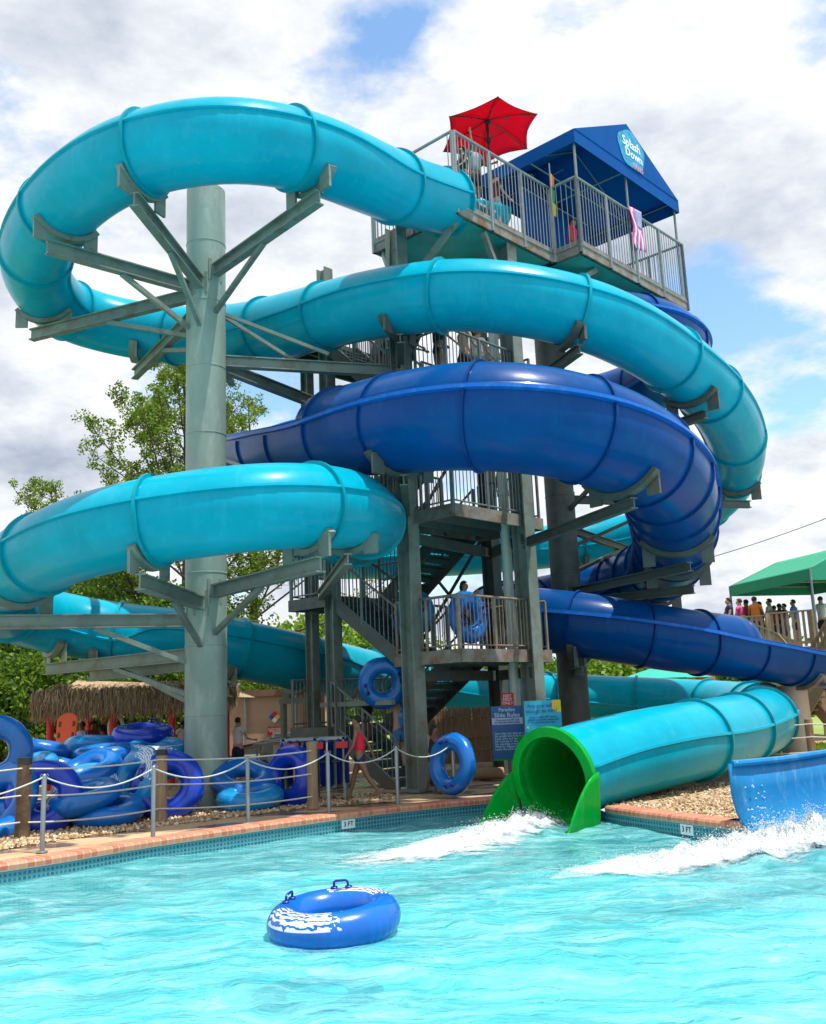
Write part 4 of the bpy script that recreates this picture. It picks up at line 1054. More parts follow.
# ------------------------------------------------------------------ people
def skin_mesh(verts, edges, radii, root, sub=1):
    me = bpy.data.meshes.new('tmp'); me.from_pydata(verts, edges, [])
    ob = bpy.data.objects.new('tmp', me); COL.objects.link(ob)
    sk = ob.modifiers.new('s', 'SKIN'); sk.use_smooth_shade = True
    if not me.skin_vertices: me.attributes.new('dummy', 'FLOAT', 'POINT')
    sv = me.skin_vertices[0].data
    for i, r in enumerate(radii):
        sv[i].radius = (r, r) if not isinstance(r, tuple) else r
        sv[i].use_root = (i in root)
    if sub:
        ss = ob.modifiers.new('d', 'SUBSURF'); ss.levels = sub; ss.render_levels = sub
    dg = bpy.context.evaluated_depsgraph_get(); dg.update()
    out = bpy.data.meshes.new_from_object(ob.evaluated_get(dg))
    bpy.data.objects.remove(ob); bpy.data.meshes.remove(me)
    return out
PG = None
def person(label, loc, head, h=1.65, skin_='skin_a', hair='hair_black', top_=None, bottom='cloth_black', legs=((0, 0), (0, 0)), arms=((5, 8, 10), (5, 8, 10)), lean=0, group=None, hair_long=False, top_kind='shirt', face=False, sit=False, turn=0, cap=None):
    """legs: (swing, knee) right/left; arms: (swing, abduct, elbow)."""
    T_ = Matrix.Translation(V(loc)) @ Matrix.Rotation(math.radians(head), 4, 'Z')
    root = thing('person', label, 'person', group=group, mat4=T_)
    rd = math.radians
    v = []; e = []; r = []; rt = set()
    def add(p, rad, par=None):
        v.append(V(p)); r.append(rad); i = len(v) - 1
        if par is not None: e.append((par, i))
        else: rt.add(i)
        return i
    ln = rd(lean); su = V((0, math.sin(ln), math.cos(ln)))
    pel = add((0, 0, .53), (.082, .063))
    waist = add(V((0, 0, .53)) + su * .10, (.070, .053), pel)
    chest = add(V((0, 0, .53)) + su * .20, (.084, .060), waist)
    nb = add(V((0, 0, .53)) + su * .285, (.045, .038), chest)
    nk = add(V((0, 0, .53)) + su * .318, .034, nb)
    hd0 = V((0, 0, .53)) + su * .340; tv = V((math.sin(rd(turn)), math.cos(rd(turn)), 0))
    jaw = add(hd0 + tv * .012 + V((0, 0, .008)), (.042, .046), nk)
    mid = add(hd0 + tv * .008 + V((0, 0, .05)), (.052, .060), jaw)
    crown = add(hd0 - tv * .002 + V((0, 0, .088)), (.040, .046), mid)
    nose = add(hd0 + tv * .066 + V((0, 0, .035)), .008, mid)
    hips = []; feet_z = []
    for sd, (sw, kn) in zip((1, -1), legs):
        hip = add((sd * .052, 0, .495), .052, pel)
        a = rd(sw); th = V((sd * .012, math.sin(a), -math.cos(a))) * .235
        kp = V(v[hip]) + th; mid_t = add(V(v[hip]) + th * .45, .047, hip); ki = add(kp, .031, mid_t)
        b = rd(sw - kn); sh = V((0, math.sin(b), -math.cos(b))) * .225
        cf = add(kp + sh * .35, .032, ki); an = add(kp + sh, .018, cf)
        c_ = rd(sw - kn) if kn > 25 and not sit else 0
        fo = add(V(v[an]) + V((0, -.012, -.022)), .018, an)
        ft_ = add(V(v[an]) + V((sd * .008, .085, -.03)), (.020, .011), fo)
        hips.append((hip, mid_t, ki)); feet_z.append(v[ft_].z - .012)
    sho = []; hands = []
    for sd, (sw, ab, el) in zip((1, -1), arms):
        s0 = V(v[nb]) + V((sd * .098, 0, -.015)); si = add(s0, .030, nb)
        a = rd(sw); o_ = rd(ab)
        ud = V((sd * math.sin(o_), math.sin(a) * math.cos(o_), -math.cos(a) * math.cos(o_)))
        ui = add(s0 + ud * .08, .026, si); eb = add(s0 + ud * .165, .020, ui)
        b = rd(sw + el); fd = V((sd * math.sin(o_ * .5), math.sin(b) * math.cos(o_ * .5), -math.cos(b) * math.cos(o_ * .5)))
        wi = add(V(v[eb]) + fd * .14, .0125, eb); pa = add(V(v[wi]) + fd * .035, (.017, .009), wi)
        pe = add(V(v[pa]) + fd * .018, (.016, .008), pa)
        sho.append((si, ui)); x_ = fd.cross(V((sd, 0, 0)));
        if x_.length < .1: x_ = V((0, 1, 0))
        x_.normalize(); hands.append((V(v[pe]), fd, x_, V(v[pa])))
    dz = -min(feet_z) if not sit else -.47
    for (hp, fd, x_, pp) in hands:      # five fingers each
        cu = V((0, .3, -.2)) * .3
        for k, (off, l_) in enumerate(((-.012, .030), (-.004, .036), (.004, .034), (.011, .027))):
            b0 = hp + x_ * off - fd * .008; i0 = add(b0, .0052); i1 = add(b0 + fd * (l_ * .55 + .008), .0048, i0); add(b0 + (fd + cu).normalized() * (l_ + .008), .0038, i1)
        b0 = pp - x_ * .010; i0 = add(b0, .006); i1 = add(b0 + (fd - x_ * .9).normalized() * .018, .0055, i0); add(b0 + (fd - x_ * .5).normalized() * .034, .0045, i1)
    def fin(me, nm, m_, par=root):
        me.transform(Matrix.Scale(h, 4) @ Matrix.Translation((0, 0, dz)))
        me.name = nm; me.materials.clear(); me.materials.append(m_)
        o = bpy.data.objects.new(nm, me); COL.objects.link(o); o.parent = par; return o
    body = fin(skin_mesh([tuple(p) for p in v], e, r, rt), 'body', M[skin_])
    def part(ids, extra, nm, mname):
        vv = [tuple(v[i]) for i, _ in ids]; rr_ = [q for _, q in ids]
        return fin(skin_mesh(vv, extra, rr_, {0}), nm, M[mname])
    gr = .010
    if top_:
        # torso garment with short sleeves
        ids = [(waist, (.086, .070)), (chest, (.100, .076)), (nb, (.060, .048))]; ed = [(0, 1), (1, 2)]
        vv = [V(v[i]) for i, _ in ids]; rr_ = [q for _, q in ids]
        vv.insert(0, V(v[pel]) + su * .0); rr_.insert(0, (.104, .086)); ed = [(0, 1), (1, 2), (2, 3)]
        if top_kind == 'shirt':
            for (si, ui) in sho:
                vv.append(V(v[si])); rr_.append(.042); ed.append((3, len(vv) - 1)); vv.append(V(v[ui])); rr_.append(.040); ed.append((len(vv) - 2, len(vv) - 1))
        else:
            for (si, ui) in sho: vv.append(V(v[si]).lerp(V(v[nb]), .5)); rr_.append(.022); ed.append((3, len(vv) - 1))
        fin(skin_mesh([tuple(q) for q in vv], ed, rr_, {0}), 'shirt' if top_kind == 'shirt' else 'swimsuit', M[top_])
    if bottom:
        vv = [V(v[pel]) + su * .045, V(v[pel])]; rr_ = [(.094, .076), (.102, .084)]; ed = [(0, 1)]
        for (hp, mt, ki) in hips:
            a0 = len(vv); vv.append(V(v[hp])); rr_.append(.074); ed.append((1, a0)); vv.append(V(v[mt]).lerp(V(v[ki]), .0 if top_kind != 'shirt' else .35)); rr_.append(.064 if top_kind != 'shirt' else .062); ed.append((a0, a0 + 1))
        fin(skin_mesh([tuple(q) for q in vv], ed, rr_, {1}), 'shorts', M[bottom])
    # hair cap open at the face
    bm_ = bmesh.new(); bmesh.ops.create_uvsphere(bm_, u_segments=18, v_segments=12, radius=1)
    hc = V(v[mid]) + V((0, 0, .014)) - tv * .006
    rot = Matrix.Rotation(-rd(turn), 3, 'Z')
    dele = [q for q in bm_.verts if (q.co.y > .45 and q.co.z < .42) or (q.co.y > .1 and q.co.z < -.2) or (q.co.z < (-.9 if hair_long else -.55))]
    bmesh.ops.delete(bm_, geom=dele, context='VERTS')
    for q in bm_.verts:
        n_ = 1 + .05 * noise.noise(q.co * 4)
        co = V((q.co.x * .051, q.co.y * .058, q.co.z * .056)) * n_
        if hair_long and q.co.z < -.1: co.z -= .05 * (-.1 - q.co.z) * 2; co.y -= .012
        q.co = hc + rot @ co
    me = bpy.data.meshes.new('hair'); bm_.to_mesh(me); bm_.free()
    for p_ in me.polygons: p_.use_smooth = True
    ho = fin(me, 'hair', M[cap or hair]); md = ho.modifiers.new('t', 'SOLIDIFY'); md.thickness = .006 * h
    if face:
        sx = V((tv.y, -tv.x, 0))
        for s_ in (-1, 1):
            mb = MB(); mb.sphere((hd0 + tv * .060 + sx * (.019 * s_) + V((0, 0, .052 + dz))) * h, .006 * h, 8, 6); mb.build('eye', M['black'], body, local=True, smooth=True)
            mb = MB(); mb.sphere((hd0 + tv * .004 + sx * (.048 * s_) + V((0, 0, .042 + dz))) * h, .013 * h, 8, 6, (.5, 1, 1.4)); mb.build('ear', M[skin_], body, local=True, smooth=True)
        mb = MB(); mb.sphere((hd0 + tv * .051 + V((0, 0, .014 + dz))) * h, .011 * h, 8, 6, (1.3, .5, .35)); mb.build('mouth', M['cloth_maroon'], body, local=True, smooth=True)
    return root
DZ = .245
g = Pz(361, 799, DZ)
girl = person('walking person in a red swimsuit top and dark shorts on the pool deck', (g.x, g.y, DZ), 82, 1.58, 'skin_b', 'hair_black', 'cloth_red', 'cloth_navy', legs=((22, 8), (-24, 12)), arms=((-32, 8, 8), (12, 6, 25)), lean=3, top_kind='tank', face=True)
mb = MB(); mb.sphere((0, -.085 * 1.5, .955 * 1.5), .045, 10, 8, (1, 1.1, 1)); mb.build('hair_bun', M['hair_black'], girl, local=True, smooth=True)
g = Pz(434, 793, DZ); kid = person('child in dark swimwear with pink trim holding a tube on the deck by the signs', (g.x, g.y, DZ), -100, 1.30, 'skin_d', 'hair_black', 'cloth_black', 'cloth_black', legs=((8, 4), (-12, 5)), arms=((40, 15, 40), (30, 25, 60)), lean=6, top_kind='tank', hair_long=True)
mb = MB()
for z, r_ in ((1.0, .035), (.86, .04)): mb.sphere((0.0, .07, z), r_, 8, 6); mb.sphere((.07, .05, z), r_, 8, 6)
mb.build('pink_trim', M['cloth_pink'], kid, local=True, smooth=True)
sp = st(.6, 2.35, .56)
person('climber in blue patterned swim shorts carrying a tube on the lowest stair flight', (sp.x, sp.y, .60), 15, 1.55, 'skin_c', 'hair_black', None, 'cloth_blue', legs=((25, 45), (-5, 5)), arms=((150, 20, 30), (150, 20, 30)), lean=8)
sp = st(.62, 3.35, 1.2)
person('shirtless boy high on the lowest stair flight behind the big tube', (sp.x, sp.y, 1.2), 40, 1.45, 'skin_b', 'hair_black', None, 'cloth_black', legs=((20, 35), (0, 0)), arms=((70, 10, 20), (20, 20, 20)), lean=10)
sp = st(.9, .75, 2.95)
person('dark haired person with a pink top on the rusty railed landing beside a tube', (sp.x, sp.y, 2.95), -120, 1.5, 'skin_b', 'hair_black', 'cloth_pink', 'cloth_black', arms=((60, 20, 50), (40, 30, 40)), lean=14, hair_long=True)
L3P = [(.35, .5, 'skin_b', 'hair_black', 'cloth_black', 'cloth_black', 'person in black at the left corner of the third landing under the aqua arc', -60, 'tank'),
       (1.15, .45, 'skin_c', 'hair_brown', None, 'cloth_black', 'bare chested person in black shorts on the third landing left of the white towel', -50, 'shirt'),
       (.2, 1.25, 'skin_a', 'hair_brown', 'cloth_black', 'cloth_black', 'person in a black swimsuit at the left rear of the third landing', -90, 'tank'),
       (1.75, .55, 'skin_a', 'hair_fair', 'cloth_white', 'cloth_white', 'person wrapped in white on the third landing under the aqua arc', -40, 'shirt'),
       (2.3, .8, 'skin_b', 'hair_black', 'cloth_grey', 'cloth_navy', 'person in a grey shirt and navy shorts at the right of the third landing', -30, 'shirt')]
for s, t_, sk, hr, tp_, bt, lb, hd, tk in L3P:
    q = st(s, t_, 8.55); person(lb, tuple(q), hd, 1.66, sk, hr, tp_, bt, arms=((15, 10, 40), (25, 15, 50)), top_kind=tk, group='people queuing on the third landing')
q = st(1.15, .35, H, K0); guard = person('lifeguard in a grey shirt standing at the top railing under the red umbrella', (q.x, q.y, H + .3), -150, 1.72, 'skin_b', 'hair_fair', 'cloth_grey', 'cloth_black', arms=((110, 10, 70), (20, 20, 60)), legs=((5, 3), (-5, 3)), cap='cloth_yellow')
t = thing('footstool', 'low grey step under the lifeguard behind the top railing', 'step', (q.x, q.y, H)); mb = MB(); mb.box((q.x, q.y, H + .27), (.6, .6, .06), rz=.8)
for a_, b_ in ((-.2, -.2), (.2, -.2), (.2, .2), (-.2, .2)): mb.beam((q.x + a_, q.y + b_, H), (q.x + a_, q.y + b_, H + .25), .05, .05)
mb.build('step', M['grey'], t)
q = st(.55, .2, H, K0)
person('dark haired rider standing by the slide entry at the platform corner', (q.x, q.y, H + .1), 120, 1.5, 'skin_d', 'hair_black', 'cloth_black', 'cloth_white', arms=((30, 10, 30), (20, 10, 30)), top_kind='tank')
q = st(1.95, .4, H, K0)
person('fair skinned rider in maroon waiting right of the lifeguard', (q.x, q.y, H + .05), -60, 1.5, 'skin_c', 'hair_brown', 'cloth_maroon', 'cloth_grey', arms=((20, 10, 30), (20, 15, 40)))
q = st(4.6, .1, H, K0)
person('attendant in a red shirt seated low inside the cabin', (q.x, q.y, H + .42), -120, 1.6, 'skin_b', 'hair_black', 'cloth_red', 'cloth_navy', legs=((85, 85), (85, 85)), sit=True, lean=4)
t = thing('stool', 'small red stool inside the cabin behind the railing', 'stool', (q.x, q.y, H)); mb = MB(); mb.lathe(V((0, 0, 0)), [(.01, .42), (.19, .42), (.2, .38), (.14, .36), (.17, 0), (.15, 0), (.12, .34), (.01, .35)], 14); mb.build('seat', M['red'], t, local=True, smooth=True)

# ------------------------------------------------------------------ inflatable tubes
def tube_mat(name, base, white):
    m, nt, b = new_mat(name); co = node(nt, 'ShaderNodeTexCoord').outputs['Object']
    s_ = node(nt, 'ShaderNodeSeparateXYZ'); nt.links.new(co, s_.inputs[0])
    def mm(op, a, b_=None):
        n = node(nt, 'ShaderNodeMath', operation=op)
        for i, x in enumerate((a, b_)):
            if x is None: continue
            if isinstance(x, (int, float)): n.inputs[i].default_value = x
            else: nt.links.new(x, n.inputs[i])
        return n.outputs[0]
    ang = mm('ARCTAN2', s_.outputs[1], s_.outputs[0]); rad = mm('POWER', mm('ADD', mm('MULTIPLY', s_.outputs[0], s_.outputs[0]), mm('MULTIPLY', s_.outputs[1], s_.outputs[1])), .5)
    cb = node(nt, 'ShaderNodeCombineXYZ'); nt.links.new(mm('MULTIPLY', ang, .5), cb.inputs[0]); nt.links.new(mm('MULTIPLY', rad, 2.6), cb.inputs[1])
    wv = node(nt, 'ShaderNodeTexWave'); wv.wave_type = 'BANDS'; wv.bands_direction = 'Y'; wv.inputs['Scale'].default_value = 3.4; wv.inputs['Distortion'].default_value = 6; wv.inputs['Detail'].default_value = 2; wv.inputs['Detail Scale'].default_value = 3.5
    nt.links.new(cb.outputs[0], wv.inputs['Vector'])
    wh = mm('GREATER_THAN', wv.outputs['Fac'], .42)
    sect = mm('GREATER_THAN', mm('ADD', mm('SINE', mm('ADD', mm('MULTIPLY', ang, 2), -.35)), mm('MULTIPLY', mm('SUBTRACT', noise_tex(nt, 14, 3), .5), 2.2)), .15 if white else 9)
    up = mm('GREATER_THAN', s_.outputs[2], .05); outr = mm('GREATER_THAN', rad, .37)
    k = mm('MULTIPLY', mm('MULTIPLY', wh, sect), mm('MULTIPLY', up, outr))
    f = noise_tex(nt, 3, 4); c = ramp(nt, f, [(.3, mul(base, .88)), (.7, mul(base, 1.12))])
    mx = node(nt, 'ShaderNodeMix', data_type='RGBA'); nt.links.new(k, mx.inputs[0]); nt.links.new(c, mx.inputs[6]); mx.inputs[7].default_value = (.8, .84, .88, 1)
    nt.links.new(mx.outputs[2], b.inputs['Base Color']); b.inputs['Roughness'].default_value = .27; b.inputs['Coat Weight'].default_value = .3
    out = nt.nodes['Material Output']
    tr = node(nt, 'ShaderNodeBsdfTranslucent'); nt.links.new(mx.outputs[2], tr.inputs['Color']); ms = node(nt, 'ShaderNodeMixShader'); ms.inputs[0].default_value = .15
    nt.links.new(b.outputs[0], ms.inputs[1]); nt.links.new(tr.outputs[0], ms.inputs[2]); nt.links.new(ms.outputs[0], out.inputs['Surface'])
    return m
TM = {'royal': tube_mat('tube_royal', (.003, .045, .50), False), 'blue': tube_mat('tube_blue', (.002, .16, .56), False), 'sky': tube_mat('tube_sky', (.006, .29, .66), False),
      'sky_w': tube_mat('tube_sky_white', (.006, .27, .63), True), 'blue_w': tube_mat('tube_blue_white', (.003, .14, .58), True)}
def torus_mesh(Rm, rm, seams=44, n=220, m=26, wob=0.0, seed=0, squash=.86):
    mb = MB()
    for i in range(n):
        a = 2 * PI * i / n; ph = (i % (n // seams)) / (n // seams)
        pin = abs(math.sin(PI * i * seams / n))
        for k in range(m):
            b = 2 * PI * k / m
            low_ = max(0, -math.sin(b) * .5 + .35) * max(0, math.cos(b) * .5 + .5)
            r = rm * (1 - .045 * low_ * (1 - pin) ** 2)
            if wob: r *= 1 + wob * noise.noise(V((math.cos(a) * 1.5 + seed, math.sin(a) * 1.5, b * .5)))
            x = Rm + math.cos(b) * r; mb.v.append(V((x * math.cos(a), x * math.sin(a), math.sin(b) * r * squash)))
    for i in range(n):
        i2 = (i + 1) % n
        for k in range(m):
            k2 = (k + 1) % m; mb.f.append((i * m + k, i2 * m + k, i2 * m + k2, i * m + k2))
    return mb
_tm = {}
def frame_for(nv, spin=0):
    z = V(nv).normalized(); x = z.cross(V((0, 0, 1)))
    if x.length < .05: x = V((1, 0, 0))
    x.normalize(); y = z.cross(x); return Matrix((x, y, z)).transposed() @ Matrix.Rotation(spin, 3, 'Z')
def handle_mesh(pos_a, rm, Rm, tilt_=.75, big=1.0):
    mb = MB(); a = pos_a; rdl = V((math.cos(a), math.sin(a), 0)); tg = V((-math.sin(a), math.cos(a), 0)); zz = V((0, 0, 1))
    up2 = (zz * math.sin(tilt_) + rdl * math.cos(tilt_) * .0).normalized()
    c_ = rdl * Rm + zz * (rm * .86)
    if tilt_ < 1.2: up2 = (zz - rdl * .2).normalized()
    pts = [c_ - tg * .085 * big - up2 * .01, c_ - tg * .08 * big + up2 * .06 * big, c_ - tg * .06 * big + up2 * .075 * big, c_ + tg * .06 * big + up2 * .075 * big, c_ + tg * .08 * big + up2 * .06 * big, c_ + tg * .085 * big - up2 * .01]
    mb.tube(pts, .014 * big, 8)
    for s_ in (-1, 1): mb.sphere(c_ + tg * .085 * s_ * big, .045 * big, 10, 6, (1, 1, .35))
    return mb
def inflatable(label, pos, nv=(0, 0, 1), kind='blue', group='blue swim tubes', spin=0.0, hi=False, Rm=.40, rm=.185, handles=2, seed=0):
    F3 = frame_for(nv, spin); mt = Matrix.Translation(V(pos)) @ F3.to_4x4()
    root = thing('swim_tube', label, 'swim tube', group=group, mat4=mt)
    key = (Rm, rm, hi, seed % 4, kind)
    if key not in _tm:
        ob = torus_mesh(Rm, rm, 44 if hi else 30, 220 if hi else 120, 26 if hi else 16, 0 if hi else .10, seed % 4).build('ring', TM[kind], root, local=True, smooth=True, angle=180); _tm[key] = ob.data
    else:
        ob = bpy.data.objects.new('ring', _tm[key]); COL.objects.link(ob); ob.parent = root
    for k in range(handles):
        key2 = ('h', k, Rm)
        if key2 not in _tm: _tm[key2] = handle_mesh(PI * k + .3, rm, Rm).build('handle', M['handle'], root, local=True, smooth=True).data
        else:
            o = bpy.data.objects.new('handle', _tm[key2]); COL.objects.link(o); o.parent = root
    return root
fl = Pz(334, 916, .16)
root = thing('swim_tube', 'bright blue swim tube with white wave pattern floating alone in the pool', 'swim tube', mat4=Matrix.Translation(V((fl.x, fl.y, .135))) @ Matrix.Rotation(math.radians(3), 4, 'X') @ Matrix.Rotation(math.radians(-3), 4, 'Y'))
torus_mesh(.44, .155, 44, 264, 30, squash=1.06).build('ring', TM['blue_w'], root, local=True, smooth=True, angle=180)
handle_mesh(math.radians(84), .20, .425, big=.8).build('handle', M['handle'], root, local=True, smooth=True)
handle_mesh(math.radians(163), .20, .425, big=.8).build('handle', M['handle'], root, local=True, smooth=True)

PILE = [  # px, py, Y, normal, kind, label
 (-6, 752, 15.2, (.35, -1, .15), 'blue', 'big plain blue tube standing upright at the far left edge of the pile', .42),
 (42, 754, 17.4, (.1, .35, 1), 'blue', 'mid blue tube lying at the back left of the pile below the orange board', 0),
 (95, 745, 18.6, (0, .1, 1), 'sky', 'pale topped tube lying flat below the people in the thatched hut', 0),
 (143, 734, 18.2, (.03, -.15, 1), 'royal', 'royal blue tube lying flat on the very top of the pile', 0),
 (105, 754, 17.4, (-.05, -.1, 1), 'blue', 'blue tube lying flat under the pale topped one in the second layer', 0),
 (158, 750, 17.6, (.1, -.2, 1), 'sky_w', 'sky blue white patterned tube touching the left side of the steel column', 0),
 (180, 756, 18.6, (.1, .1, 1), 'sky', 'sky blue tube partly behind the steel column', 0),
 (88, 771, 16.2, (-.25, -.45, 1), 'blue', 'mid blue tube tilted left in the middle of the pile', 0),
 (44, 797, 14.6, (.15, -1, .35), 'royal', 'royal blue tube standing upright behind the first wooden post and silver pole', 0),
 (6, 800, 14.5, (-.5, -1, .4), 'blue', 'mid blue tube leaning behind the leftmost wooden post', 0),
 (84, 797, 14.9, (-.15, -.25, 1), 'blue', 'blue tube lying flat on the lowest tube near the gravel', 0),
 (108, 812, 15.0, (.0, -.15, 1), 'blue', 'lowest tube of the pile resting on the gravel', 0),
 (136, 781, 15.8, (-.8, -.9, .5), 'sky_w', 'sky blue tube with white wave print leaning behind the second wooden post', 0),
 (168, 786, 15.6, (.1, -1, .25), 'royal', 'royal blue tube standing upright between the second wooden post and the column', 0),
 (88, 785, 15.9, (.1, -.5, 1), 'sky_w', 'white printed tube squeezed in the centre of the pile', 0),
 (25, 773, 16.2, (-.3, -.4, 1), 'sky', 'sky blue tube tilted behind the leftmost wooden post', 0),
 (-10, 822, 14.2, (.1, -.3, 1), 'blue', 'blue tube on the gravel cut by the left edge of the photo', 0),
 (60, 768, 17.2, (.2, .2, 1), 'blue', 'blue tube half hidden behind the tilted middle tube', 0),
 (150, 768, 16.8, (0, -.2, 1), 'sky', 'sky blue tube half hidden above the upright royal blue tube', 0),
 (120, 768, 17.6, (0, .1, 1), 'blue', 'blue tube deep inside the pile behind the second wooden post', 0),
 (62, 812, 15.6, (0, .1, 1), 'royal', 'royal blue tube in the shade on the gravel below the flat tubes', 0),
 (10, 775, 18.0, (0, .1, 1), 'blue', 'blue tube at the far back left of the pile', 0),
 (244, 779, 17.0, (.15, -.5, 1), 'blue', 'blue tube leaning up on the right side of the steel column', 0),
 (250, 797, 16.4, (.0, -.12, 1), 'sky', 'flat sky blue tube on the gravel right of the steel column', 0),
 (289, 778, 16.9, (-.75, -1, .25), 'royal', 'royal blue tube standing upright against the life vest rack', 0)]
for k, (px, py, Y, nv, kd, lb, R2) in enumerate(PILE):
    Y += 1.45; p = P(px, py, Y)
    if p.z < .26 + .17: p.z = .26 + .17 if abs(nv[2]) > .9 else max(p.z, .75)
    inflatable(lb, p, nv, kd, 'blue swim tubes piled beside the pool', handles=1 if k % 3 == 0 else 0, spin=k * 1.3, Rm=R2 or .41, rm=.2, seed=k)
inflatable('blue tube carried overhead by the climber on the lowest stairs', P(383, 683, 20.7), (.1, -1, -.1), 'blue', 'blue swim tubes carried up the stairs', Rm=.37, rm=.175)
inflatable('blue tube held behind the climber at the column', P(409, 703, 20.9), (-.85, -.5, .1), 'sky', 'blue swim tubes carried up the stairs', Rm=.37, rm=.175)
inflatable('upright blue tube held by the child on the pool deck', P(452, 764, 18.3), (-.8, -.75, .12), 'blue', 'blue swim tubes carried up the stairs', Rm=.40, rm=.165, spin=1.5)
inflatable('upright blue tube held on the rusty railed landing', P(468, 617, 19.6), (.72, -.7, .1), 'blue', 'blue swim tubes carried up the stairs', Rm=.37, rm=.17)
inflatable('blue tube carried down behind the tower front column above the stairs', P(413, 615, 20.9), (-.6, -.8, .3), 'sky', 'blue swim tubes carried up the stairs', Rm=.37, rm=.17)

# ------------------------------------------------------------------ rope fences
SP = [(42, 852), (153, 838), (248, 823), (329, 813), (398, 805), (455, 797)]
SL = ['nearest silver pole at the far left of the pool edge', 'silver pole standing in front of the second wooden post', 'silver pole in front of the steel column and flat tube', 'silver pole between the life vest rack and the walking person', 'silver pole right of the walking person', 'last silver pole in front of the child with the tube']
tops = []
for (px, py), lb in zip(SP, SL):
    p = Pz(px, py, .25); t = thing('pole', lb, 'pole', tuple(p), 'silver poles along the pool edge')
    mb = MB(); mb.lathe(V((0, 0, 0)), [(.032, 0), (.032, .97), (.024, .99), (.01, 1.0)], 14); mb.build('shaft', M['galv'], t, local=True, smooth=True)
    mb = MB(); mb.tube([V((.036, 0, .95)), V((.055, 0, .975)), V((.036, 0, 1.0))], .006, 6); mb.tube([V((-.036, 0, .95)), V((-.055, 0, .975)), V((-.036, 0, 1.0))], .006, 6); mb.build('eye_ring', M['galv'], t, local=True)
    mb = MB(); mb.lathe(V((0, 0, 0)), [(.033, .012), (.075, .010), (.08, 0)], 14); mb.build('flange', M['galv'], t, local=True)
    tops.append(p + V((0, 0, .96)))
def sag(a, b, d, n=14): return [a.lerp(b, i / n) - V((0, 0, d * 4 * (i / n) * (1 - i / n))) for i in range(n + 1)]
pts = sag(tops[0] + V((-1.6, -1.6, 0)), tops[0], .22)
for a, b in zip(tops[:-1], tops[1:]): pts += sag(a, b, .2)[1:]
mb = MB(); mb.tube(pts, .011, 6); props(mb.build('sagging_rope', M['rope'], smooth=True), 'grey rope sagging from silver pole to silver pole along the pool', 'rope')
WP = [(22, 837, 757, 'wood_dark', .11, 'dark weathered wooden post at the left of the tube pile'), (161, 822, 749, 'wood', .095, 'tan wooden post with black cap in front of the tube pile'), (313, 809, 741, 'wood', .095, 'square wooden post in front of the blue life vest rack')]
wt = []
for px, py, ty, m_, r_, lb in WP:
    p = Pz(px, py, .25); hh = P(px, ty, p.y).z - .25
    t = thing('post', lb, 'post', tuple(p)); mb = MB(); mb.lathe(V((0, 0, 0)), [(r_ * 1.03, 0), (r_, .2), (r_ * .97, hh - .1)], 14); mb.build('shaft', M[m_], t, local=True, smooth=True)
    mb = MB(); mb.lathe(V((0, 0, 0)), [(r_ * 1.02, hh - .1), (r_ * 1.02, hh - .01), (.01, hh)], 14); mb.build('cap', M['black'] if m_ != 'wood' or px < 200 else M['wood'], t, local=True, smooth=True)
    wt.append((p, hh))
for k, (fr, lb) in enumerate(((.86, 'top'), (.52, 'middle'), (.19, 'lowest'))):
    pp = [wt[0][0] + V((-3, -1.5, wt[0][1] * fr))] + [p + V((0, -.1, h_ * fr)) for p, h_ in wt]
    pts = []
    for a, b in zip(pp[:-1], pp[1:]): pts += sag(a, b, .05)
    mb = MB(); mb.tube(pts, .013, 6); props(mb.build('rope', M['rope'], smooth=True), lb + ' of the three pale ropes strung between the wooden posts', 'rope', 'ropes strung between wooden posts')

# signs
def sign(name, label, ctr, w_, h_, m_, facing, cat='sign', posts=True):
    x = V((math.cos(facing), math.sin(facing), 0)); y = V((0, 0, 1)); z = x.cross(y)
    t = thing(name, label, cat, (ctr.x, ctr.y, .24 if posts else ctr.z))
    mb = MB(); mb.slab([ctr - x * w_ / 2 - y * h_ / 2, ctr + x * w_ / 2 - y * h_ / 2, ctr + x * w_ / 2 + y * h_ / 2, ctr - x * w_ / 2 + y * h_ / 2], .03, -z)
    pn = mb.build('panel', m_, t)
    if posts:
        mb = MB(); mb.beam(ctr - z * .06 + y * h_ / 2, V((ctr.x, ctr.y, .24)) - z * .06, .1, .06, up=x); mb.build('post', M['steel_dk'], t)
    def patch(u0, u1, v0, v1, mm, nm='band', l_=.004):
        mb = MB(); q = lambda u, v_: ctr + x * (u - .5) * w_ + y * (v_ - .5) * h_ + z * l_
        mb.slab([q(u0, v0), q(u1, v0), q(u1, v1), q(u0, v1)], .003, -z); return mb.build(nm, mm, pn)
    def wr(s, u, v_, size, mm, l_=.006, al='CENTER'): return text(s, size, mm, pn, ctr + x * (u - .5) * w_ + y * (v_ - .5) * h_, x, y, align=al, lift=l_, ext=.002)
    return t, pn, patch, wr
p = P(508, 733, 19.2)
t, pn, patch, wr = sign('information_sign', 'dark blue rules sign with a pale band left of the green exit', p, .62, 1.03, M['sign_blue'], math.radians(-2))
wr('Paradise', .5, .93, .095, M['text_pale']); wr('Slide Rules', .5, .83, .115, M['text_pale'])
patch(.02, .98, .66, .78, mat('pale_band', (.35, .42, .55), .5, 0, .03)); wr('You must be 48" tall\nto ride this slide alone', .5, .72, .055, M['sign_blue'], .012)
wr('One rider per tube at a time\nSit upright and hold handles\nKeep arms and legs inside\nNo running or stopping\nNo standing or kneeling\nWait for lifeguard signal\nLeave the pool quickly', .08, .35, .058, M['text_pale'], al='LEFT')
